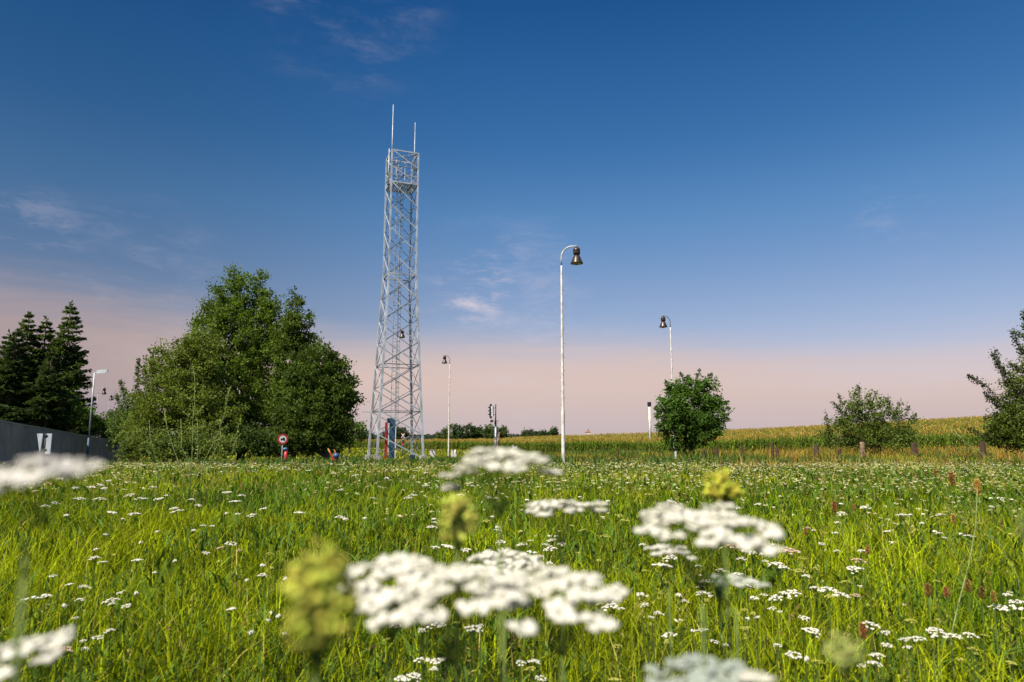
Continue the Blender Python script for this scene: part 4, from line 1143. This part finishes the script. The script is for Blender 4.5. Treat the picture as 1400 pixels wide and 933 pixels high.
def yarrow_mass():
    """the uncountable flowering band further out, and the small ones between"""
    parts = []
    tm = []
    for i in range(4):
        r = np.random.default_rng(200 + i); pp = []
        for j in range(7):
            a = r.random() * 6.28; rr = math.sqrt(r.random()) * .42; c = np.array([math.cos(a) * rr, math.sin(a) * rr, r.normal(0, .07)]); n = 5; rad = .2
            V = np.array([c + [0, 0, .08]] + [c + np.array([math.cos(6.283 * k / n), math.sin(6.283 * k / n), 0]) * rad + [0, 0, -.03] for k in range(n)])
            pp.append((V, np.array([(0, 1 + k, 1 + (k + 1) % n) for k in range(n)]), np.ones((6, 3))))
        tm.append(join(pp))
    def put(x, y, D, hgt, T3_):
        z = ground(x, y) + hgt; n = len(x); w = rng.integers(0, 4, n)
        for k, (V, F, T) in enumerate(tm):
            i = np.where(w == k)[0]
            a = rng.random(len(i)) * 6.28; ca, sa = np.cos(a)[:, None], np.sin(a)[:, None]; d = D[i][:, None]
            tx = rng.normal(0, .15, (len(i), 1))
            P = np.stack([(V[None, :, 0] * ca - V[None, :, 1] * sa) * d + x[i][:, None], (V[None, :, 0] * sa + V[None, :, 1] * ca) * d + y[i][:, None], (V[None, :, 2] + V[None, :, 0] * tx) * d + z[i][:, None]], -1)
            parts.append((P.reshape(-1, 3), (F[None] + (np.arange(len(i)) * len(V))[:, None, None]).reshape(-1, 3), np.repeat(T3_[i], len(V), 0)))
        parts.append(blades(x, y, hgt, np.clip(y * .0007, .003, .03), np.tile(GREEN, (n, 1)) * rng.uniform(.6, 1.2, (n, 1)), .02, 2))
    for (y0, y1, dens, d0) in ((2.2, 9, 1.6, .028), (8, 15, 4.5, .045), (14, 24, 8.5, .06), (22, 30, 7, .065), (30, 46, 2.2, .08)):
        x, y = scatter(y0, y1, dens, .9); u = x / y
        reg = np.interp(u, [-.95, -.8, -.62, -.5, -.36, -.2, -.06, .04, .25, .5, .8], [.4, .5, .8, .9, .5, .35, .6, .95, 1.0, .85, .6])
        if y1 < 16: reg = np.interp(u, [-.9, -.3, 0, .3, .8], [.25, .25, .7, 1, .9])
        k = (fbm(x, y, .33, 70) + (reg - .5) * .55) > .56 - .1 * (rng.random(len(x)))
        x, y = x[k], y[k]; n = len(x)
        T = np.where(rng.random((n, 1)) < (.32 if y1 < 16 else .16), np.array([[.50, .47, .10]]), np.where(rng.random((n, 1)) < .12, np.array([[.62, .52, .34]]), np.array([[.84, .79, .50]]))) * rng.uniform(.75, 1.05, (n, 1))
        put(x, y, d0 * rng.uniform(.6, 1.5, n), rng.uniform(.30, .50, n) * (1 if y1 < 24 else .85 if y1 < 32 else .6), T)
    V, F, T = join(parts)
    tag(obj_np('flowering_band', V, F, M['petal'], tint=T), 'countless tiny cream yarrow heads across the farther meadow', 'flowers', kind='stuff')
yarrow_mass()

# reddish brown seed heads on the right
def seed_head(px, py, hpx, label, w=.42, rgb=(.50, .27, .12)):
    rgb = np.array(rgb) * random.uniform(.6, 1.25) * np.array([1, random.uniform(.8, 1.25), 1])
    hz = random.uniform(.45, .62) if py > 690 else .75
    dx, fy, fz = ray(px, py); s = fz / fy; Y = min(22, (hz - EYE) / s); x = dx / fy * Y; gz = g1(x, Y); z = EYE + s * Y - gz
    L = hpx / 3.1 * mpp(Y); root = empty('dock_plant', (x, Y, gz), label, 'plant', 'reddish seed heads on the right', random.uniform(0, 6))
    V, F, T = strip([(0, 0, -.03), (.01, .0, z * .5), (0, 0, z)], [.008, .007, .005], GREEN * 1.2); obj_np('stem', V, F, M['grass'], root, T)
    n = 420; t = rng.random(n); a = rng.random(n) * 6.28; r = L * w * .42 * np.sin(np.pi * np.clip(t * .9 + .06, 0, 1)) ** .6 * rng.random(n)
    P = np.stack([np.cos(a) * r - 0, np.sin(a) * r, z + (t - .5) * L], 1); D = np.stack([np.cos(a), np.sin(a), np.full(n, .8)], 1)
    V, F, T = leaf_cloud(P, D, L * .09, np.array(rgb) * rng.uniform(.5, 1.6, (n, 1)), 1.6)
    obj_np('seed_head', V, F, M['leaf'], root, T)
for (x, y, h, lab) in [(705,155,50,'rusty upright seed head left of the pair highest in the meadow'), (803,187,60,'thick orange brown seed head highest toward the right edge'), (255,262,42,'rusty seed head standing alone below the round tree side of the shrub'),
                       (330,265,26,'small tan seed head beside a rusty one below the shrub'), (710,307,36,'short orange seed head under the pair highest in the meadow'), (143,355,30,'brown seed head with a white yarrow behind it'),
                       (382,427,34,'dark brown drooping seed head in the middle meadow'), (613,582,52,'slanting brown seed head leftmost of the near row'), (683,590,40,'dark narrow seed head second in the near row'),
                       (765,565,50,'pale brown seed head third in the near row'), (820,592,46,'red brown seed head fourth in the near row'), (865,607,42,'red brown seed head at the end of the near row'),
                       (365,740,60,'tall thin red brown stalk head low in the nearest grass'), (640,130,30,'faint reddish seed head before the dry grass')]:
    seed_head(1050 + x / 2.803, 600 + y / 2.803, h, lab)

# tall bare weeds in front of the big clump
def weed(label, lines, Y, ox, oy, sc_, r=.006, rgb=(.30, .36, .10)):
    P = [[at(ox + x / sc_, oy + y / sc_, Y) for x, y in ln] for ln in lines]
    b = P[0][-1]; gz = g1(b.x, b.y); root = empty('tall_weed', (b.x, Y, gz), label, 'plant', 'tall bare weeds before the big clump'); o = Vector((b.x, Y, gz))
    for i, ln in enumerate(P):
        q = [p - o for p in ln]
        if i == 0: q.append(Vector((q[-1].x * .9, 0, -.03)))
        rs = np.linspace(r * .45, r, len(q)) if i == 0 else np.linspace(r * .3, r * .5, len(q))
        mb = MB(); mb.tube(q, list(rs), 6); st = mb.build('stem' if i == 0 else 'side_stem', MW, root)
        n = int(14 * len(q)); tt = rng.random(n) * (len(q) - 1.01); ii = tt.astype(int); f = (tt - ii)[:, None]; A = np.array([tuple(v) for v in q])
        PP = A[ii] * (1 - f) + A[ii + 1] * f + rng.normal(0, .015, (n, 3)); D = rng.normal(size=(n, 3)) + np.array([0, 0, .6])
        V, F, T = leaf_cloud(PP, D, .0017 * Y, np.array([.22, .28, .07]) * rng.uniform(.6, 1.3, (n, 1)), 2.2)
        obj_np('leaves', V, F, M['leaf'], st, T)
MS = plain('flower_stalk', (.12, .17, .03), .7, 0, .2, 20)
MW = plain('weed_stalk', (.28, .33, .10), .7, 0, .2, 20)
wl = [('tallest upright bare weed stalk before the middle of the big clump', [[(330,100),(345,220),(342,380),(330,500),(325,740)],[(275,320),(335,355)],[(258,430),(330,485)]]),
      ('straight bare stalk just right of the tallest one with a short pale tip', [[(360,480),(366,600),(365,700),(355,825)],[(410,395),(380,425),(345,435)],[(405,520),(375,560)],[(455,635),(420,680),(380,705)]]),
      ('long bare stalk leaning right before the big clump', [[(590,260),(575,350),(560,430),(500,610),(400,800)],[(510,492),(535,512)],[(580,530),(530,558)],[(600,740),(540,705),(495,660)],[(525,615),(470,660)]]),
      ('rightmost bare stalk leaning right toward the round sign', [[(658,510),(632,640),(595,775),(520,910)],[(650,600),(625,680)]]),
      ('left arching bare stalk crossing the undergrowth', [[(125,405),(150,560),(200,710),(265,890)],[(235,700),(200,670)]]),
      ('leftmost short bare stalk near the wall end', [[(20,490),(30,620),(60,740),(90,800)],[(0,705),(45,750)]]),
      ('thin dark bare stalk between the left arching one and the tallest', [[(245,480),(250,680),(285,750),(315,790)]]),
      ('low crooked bare stalk between the leaning ones', [[(520,640),(480,720),(440,800)],[(525,560),(530,660),(525,740)]])]
for lab, ln in wl: weed(lab, ln, 12.5, 200, 480, 5.185, .0075)
# long pale grass culms on the right
weed2 = [('long pale grass stem leaning left across the dry grass on the right', [[(1304, 588), (1320, 606), (1345, 622), (1372, 645), (1402, 683)]], 7.5),
         ('pale grass stem leaning left in the middle meadow near the right edge', [[(1290, 690), (1310, 706), (1342, 726), (1366, 742), (1392, 790)]], 5.0),
         ('tall green stalk carrying the orange brown head near the right edge', [[(1336, 668), (1334, 720), (1325, 770), (1312, 820), (1300, 870)]], 3.6)]
for lab, ln, Y in weed2: weed(lab, ln, Y, 0, 0, 1, .004 if Y < 6 else .006)

# ------------------------------------------------------------------ out-of-focus plants close to the lens
def near_yarrow(label, px, py, wpx, Y, seed, nsub=22, fl=7, tint=WHITE, ell=1., tilt=(0, 0), thick=.12, gap=0):
    c = at(px, py, Y); gz = g1(c.x, c.y); R = wpx / 2 * mpp(Y) * 1.12
    bx, by = c.x + random.uniform(-.04, .04), c.y + random.uniform(.0, .06)
    root = empty('yarrow', (bx, by, gz), label, 'flower')
    o = Vector((bx, by, gz)); h = c - o
    V, F, T = corymb(seed, R, int(nsub * 1.35), fl + 7, tint, thick * .9, gap - .06, R * .92 / math.sqrt(nsub), rw=.012); hd = obj_np('flower_head', V, F, M['petal'], root, T); hd.location = h; hd.rotation_euler = (tilt[0], tilt[1], 0)
    j = h - Vector((0, 0, R * 1.08))
    mb = MB(); mb.tube([(0, 0, -.04), j * .5 + Vector((.008, 0, 0)), j], [.0020, .0018, .0014], 8); mb.build('stem', MS, root)
    V, F, T = yarrow_stem(seed + 3, max(.2, h.z * .8), .001, 1.1); obj_np('leaves', V, F, M['grass'], root, T)
    return root
near_yarrow('blurred white yarrow seen edge-on over the leaning post at horizon height', 683, 632, 134, .68, 301, 20, 8, thick=.26)
near_yarrow('large blurred white yarrow, left half of the biggest foreground bunch', 535, 786, 165, .60, 302, 22, 8, thick=.14, gap=.05, tilt=(.15, 0))
near_yarrow('large blurred white yarrow, right half of the biggest foreground bunch', 612, 806, 190, .555, 303, 26, 8, thick=.12, tilt=(.12, -.05))
near_yarrow('blurred white yarrow just right of the biggest foreground bunch', 768, 806, 168, .60, 304, 22, 8, thick=.13, gap=.1, tilt=(.12, 0))
near_yarrow('smaller sharper white yarrow peeking over the gap in the foreground bunch', 690, 768, 110, 1.1, 305, 18, 6, gap=.15, tilt=(.1, 0))
near_yarrow('thin flat blurred white yarrow hovering alone left of the round tree line', 767, 692, 96, 1.05, 306, 16, 6, thick=.08)
near_yarrow('broad blurred white yarrow under the yellow bud cluster, below the round tree', 956, 715, 172, .66, 307, 26, 9, thick=.13, tilt=(.10, -.02))
near_yarrow('small white yarrow tucked below the broad blurred one', 912, 752, 58, 1.2, 308, 12, 6)
near_yarrow('very blurred white yarrow at the left edge over the wall foot', 46, 648, 140, .37, 309, 20, 8, tint=(.93, .88, .82), tilt=(.22, -.15), thick=.2)
near_yarrow('blurred white yarrow in the bottom left corner', 28, 893, 135, .55, 310, 18, 8, tilt=(.15, -.28), gap=.1)
near_yarrow('greyish budding yarrow at the bottom edge below the round tree', 962, 922, 120, .57, 311, 18, 7, tint=(.50, .55, .47), gap=.1, tilt=(.15, 0))
near_yarrow('small blurred white yarrow at the bottom edge right of the greyish one', 1028, 925, 52, .56, 312, 9, 6)
near_yarrow('blurred pale yarrow on its dark stem, behind the broad one', 1004, 792, 60, .95, 313, 9, 6, tint=(.70, .72, .60), gap=.2)

def bud_cluster(label, px, py, w, h, Y, seed, n=90, rgb=(.40, .42, .07)):
    c = at(px, py, Y); gz = g1(c.x, c.y); k = mpp(Y); r = np.random.default_rng(seed)
    bx = c.x + r.normal(0, .02); root = empty('bud_stalk', (bx, c.y + .02, gz), label, 'plant'); o = Vector((bx, c.y + .02, gz)); hc = c - o
    parts = []
    for i in range(n):
        q = r.normal(size=3); q /= np.linalg.norm(q); q *= r.random() ** .4
        q = q * (.62 + .5 * (vnoise(q[0] * 2.2 + seed, q[2] * 2.2 + q[1])))
        p = np.array([q[0] * w * k / 1.9, q[1] * w * k / 2.2, q[2] * h * k / 1.9]); rr = k * min(w, h) * .07 * r.uniform(.6, 1.3)
        t = np.array(rgb) * r.uniform(.6, 1.5) * np.array([1, r.uniform(.85, 1.15), 1])
        v, f, tt = floret(p, rr, 6, .9, t, q + np.array([0, -.2, .9])); parts.append((v, f, tt))
        if i % 3 == 0: parts.append(strip([(0, 0, -h * k * .75), tuple(p * .6 - np.array([0, 0, h * k * .12])), tuple(p)], [k * 3, k * 2, k * 1.4], GREEN * 1.3))
    V, F, T = join(parts); hd = obj_np('bud_head', V, F, M['petal'], root, T); hd.location = hc
    j = hc - Vector((0, 0, h * k * .7)); mb = MB(); mb.tube([(0, 0, -.04), j * .5, j], [.0020, .0018, .0014], 8); mb.build('stem', MS, root)
    V, F, T = yarrow_stem(seed + 3, max(.2, hc.z * .75), .001, .9); obj_np('leaves', V, F, M['grass'], root, T)
bud_cluster('large very blurred yellow green bud head left of the biggest foreground bunch', 435, 818, 104, 140, .34, 401, 300, (.60, .60, .10))
bud_cluster('blurred yellow green bud head above the gap between the white bunches', 626, 706, 58, 66, .60, 402, 220, (.60, .60, .12))
bud_cluster('bright yellow green bud head standing on top of the broad white yarrow', 988, 668, 52, 50, .78, 403, 170, (.66, .64, .08))
bud_cluster('faint blurred green bud head low toward the right, in the nearest grass', 1155, 892, 56, 44, .5, 404, 120, (.50, .56, .16))
bud_cluster('pale blurred bud stalk cut by the right edge of the view', 1404, 722, 26, 60, .45, 405, 40, (.42, .46, .18))
bud_cluster('dark green blurred leafy tip between the broad yarrow and the greyish one', 984, 800, 34, 40, .75, 406, 40, (.10, .20, .09))

# ------------------------------------------------------------------ sky, sun, camera
SUN_AZ = math.atan2(-.66, -.75); SUN_EL = R_(53)
w = bpy.data.worlds.new('World'); sc.world = w; w.use_nodes = True
nt = w.node_tree; N = nt.nodes; L = nt.links; N.clear()
out = N.new('ShaderNodeOutputWorld'); bg = N.new('ShaderNodeBackground'); bg.inputs['Strength'].default_value = .10
sky = N.new('ShaderNodeTexSky'); sky.sky_type = 'NISHITA'; sky.sun_disc = False; sky.sun_elevation = SUN_EL; sky.sun_rotation = SUN_AZ
sky.air_density = 1.0; sky.dust_density = .4; sky.ozone_density = 2.0
SKYTEST = False
tc = N.new('ShaderNodeTexCoord'); sp = N.new('ShaderNodeSeparateXYZ'); L.new(tc.outputs['Generated'], sp.inputs[0])
# deeper polarised blue aloft: filter by elevation
cr = N.new('ShaderNodeValToRGB'); cr.color_ramp.interpolation = 'B_SPLINE' if False else 'LINEAR'
L.new(sp.outputs['Z'], cr.inputs[0])
SKYSTOPS = [(0.0, (1, 1, 1)), (1.0, (1, 1, 1))]
SKYSTOPS = [(0.0089, (0.5918, 0.5331, 0.7615)), (0.1044, (0.8132, 0.5817, 0.5852)), (0.1575, (0.7165, 0.614, 0.6509)), (0.2101, (0.6345, 0.6185, 0.6853)), (0.3118, (0.4187, 0.6178, 0.7472)), (0.4066, (0.2363, 0.511, 0.7125)), (0.4924, (0.1576, 0.4475, 0.6842)), (0.5645, (0.0954, 0.3677, 0.6178)), (0.85, (0.6, 0.75, 0.95))]
e = cr.color_ramp.elements
while len(e) > 1: e.remove(e[-1])
e[0].position = SKYSTOPS[0][0]; e[0].color = (*SKYSTOPS[0][1], 1)
for p_, c_ in SKYSTOPS[1:]:
    q = e.new(p_); q.color = (*c_, 1)
mul = N.new('ShaderNodeMix'); mul.data_type = 'RGBA'; mul.blend_type = 'MULTIPLY'; mul.inputs[0].default_value = 1
L.new(sky.outputs[0], mul.inputs[6]); L.new(cr.outputs[0], mul.inputs[7])
last = mul.outputs[2]
def mathn(op, a=None, b=None, c=None):
    n = N.new('ShaderNodeMath'); n.operation = op
    for i, v in enumerate((a, b, c)):
        if v is None: continue
        if hasattr(v, 'links'): L.new(v, n.inputs[i])
        else: n.inputs[i].default_value = v
    return n.outputs[0]
def smooth(v, a, b):
    n = N.new('ShaderNodeMapRange'); n.interpolation_type = 'SMOOTHSTEP'; n.inputs[1].default_value = a; n.inputs[2].default_value = b
    L.new(v, n.inputs[0]); return n.outputs[0]
# darker toward the left, where the polariser bites
pol = N.new('ShaderNodeMix'); pol.data_type = 'RGBA'; pol.blend_type = 'MULTIPLY'
L.new(smooth(mathn('MULTIPLY', sp.outputs['X'], -1), -.05, .62), pol.inputs[0]); L.new(last, pol.inputs[6]); pol.inputs[7].default_value = (.60, .64, .66, 1); last = pol.outputs[2]
if not SKYTEST:
    # thin veil of high haze low over the horizon: pinkish, wavy upper edge, higher toward the left
    def noise(sx, sy, sz, scale, detail=6, rough=.6, dist=0., off=(0, 0, 0)):
        mp = N.new('ShaderNodeMapping'); mp.inputs['Scale'].default_value = (sx, sy, sz); mp.inputs['Location'].default_value = off
        L.new(tc.outputs['Generated'], mp.inputs[0])
        n = N.new('ShaderNodeTexNoise'); n.inputs['Scale'].default_value = scale; n.inputs['Detail'].default_value = detail; n.inputs['Roughness'].default_value = rough; n.inputs['Distortion'].default_value = dist
        L.new(mp.outputs[0], n.inputs['Vector']); return n.outputs['Fac']
    n1 = noise(1, 1, 11, 4.0, 8, .62, .3)
    zz = mathn('SUBTRACT', sp.outputs['Z'], mathn('MULTIPLY', mathn('SUBTRACT', n1, .5), .055))
    zz = mathn('ADD', zz, mathn('MULTIPLY', smooth(sp.outputs['X'], .1, .55), .034))
    lf = smooth(mathn('MULTIPLY', sp.outputs['X'], -1), .18, .62)     # left part of the view
    zz = mathn('SUBTRACT', zz, mathn('MULTIPLY', lf, .05))
    v1 = mathn('SUBTRACT', 1, smooth(zz, .074, .172))
    pk = N.new('ShaderNodeMix'); pk.data_type = 'RGBA'
    L.new(mathn('MULTIPLY', v1, .96), pk.inputs[0]); L.new(last, pk.inputs[6])
    pc = N.new('ShaderNodeMix'); pc.data_type = 'RGBA'; L.new(smooth(sp.outputs['Z'], .0, .085), pc.inputs[0])
    PINK_LO = (3.75, 3.1, 3.15, 1); PINK_HI = (4.6, 3.5, 3.15, 1)
    pc.inputs[6].default_value = PINK_LO; pc.inputs[7].default_value = PINK_HI
    dk = N.new('ShaderNodeMix'); dk.data_type = 'RGBA'; dk.blend_type = 'MULTIPLY'; L.new(mathn('MULTIPLY', lf, 1.0), dk.inputs[0]); L.new(pc.outputs[2], dk.inputs[6]); dk.inputs[7].default_value = (.60, .62, .70, 1)
    L.new(dk.outputs[2], pk.inputs[7]); last = pk.outputs[2]
    # cirrus wisps
    def spot(cx, cy, cz, rad_in, rad_out):
        d = N.new('ShaderNodeVectorMath'); d.operation = 'DOT_PRODUCT'; v = Vector((cx, cy, cz)).normalized()
        L.new(tc.outputs['Generated'], d.inputs[0]); d.inputs[1].default_value = tuple(v); return smooth(d.outputs['Value'], math.cos(rad_out), math.cos(rad_in))
    cirr = noise(2.6, 2.6, 8.5, 3.6, 10, .70, .25, (3.1, 0, 1.2)); cirr = smooth(cirr, .44, .76)
    d0 = at(650, 392, 1.0) - Vector((0, 0, EYE)); d1 = at(470, -20, 1.0) - Vector((0, 0, EYE)); d2 = at(40, 330, 1.) - Vector((0, 0, EYE)); d3 = at(1230, 300, 1.) - Vector((0, 0, EYE)); d4 = at(700, 455, 1.) - Vector((0, 0, EYE)); d5=at(180,400,1.)-Vector((0,0,EYE))
    tot = None
    for dv, a, b, k in ((d0, .01, .075, 1.), (d1, .02, .16, .14), (d2, .02, .08, .3), (d3, .01, .07, .16), (d4, .02, .2, .3), (d5, .02, .15, .16)):
        s = mathn('MULTIPLY', spot(dv.x, dv.y, dv.z, a, b), k)
        tot = s if tot is None else mathn('MAXIMUM', tot, s)
    cf = mathn('MULTIPLY', cirr, tot)
    cl = N.new('ShaderNodeMix'); cl.data_type = 'RGBA'; L.new(cf, cl.inputs[0]); L.new(last, cl.inputs[6]); cl.inputs[7].default_value = (4.4, 4.0, 4.5, 1)
    last = cl.outputs[2]
L.new(last, bg.inputs[0]); L.new(bg.outputs[0], out.inputs[0])

sl = bpy.data.lights.new('sun', 'SUN'); sl.energy = 5.0; sl.angle = R_(.5); sl.color = (1, .93, .79)
so = bpy.data.objects.new('sun', sl); col.objects.link(so)
dirv = Vector((math.sin(SUN_AZ) * math.cos(SUN_EL), math.cos(SUN_AZ) * math.cos(SUN_EL), math.sin(SUN_EL)))
so.rotation_euler = dirv.to_track_quat('Z', 'Y').to_euler()

cam = bpy.data.cameras.new('camera'); co = bpy.data.objects.new('camera', cam); col.objects.link(co)
co.location = (0, 0, EYE); co.rotation_euler = (math.pi / 2 + PITCH, 0, 0)
cam.sensor_width = 36; cam.lens = 36 * FPX / 1400; cam.clip_start = .02; cam.clip_end = 9000
cam.dof.use_dof = True; cam.dof.focus_distance = 13; cam.dof.aperture_fstop = 3.4
sc.camera = co
sc.view_settings.view_transform = 'Standard'; sc.view_settings.look = 'None'; sc.view_settings.exposure = 0.62; sc.view_settings.gamma = 1
sc.render.engine = 'CYCLES'
cy = sc.cycles
cy.use_adaptive_sampling = True; cy.adaptive_threshold = .015; cy.use_denoising = True
cy.max_bounces = 6; cy.diffuse_bounces = 3; cy.glossy_bounces = 2; cy.transmission_bounces = 4; cy.transparent_max_bounces = 4
cy.caustics_reflective = False; cy.caustics_refractive = False
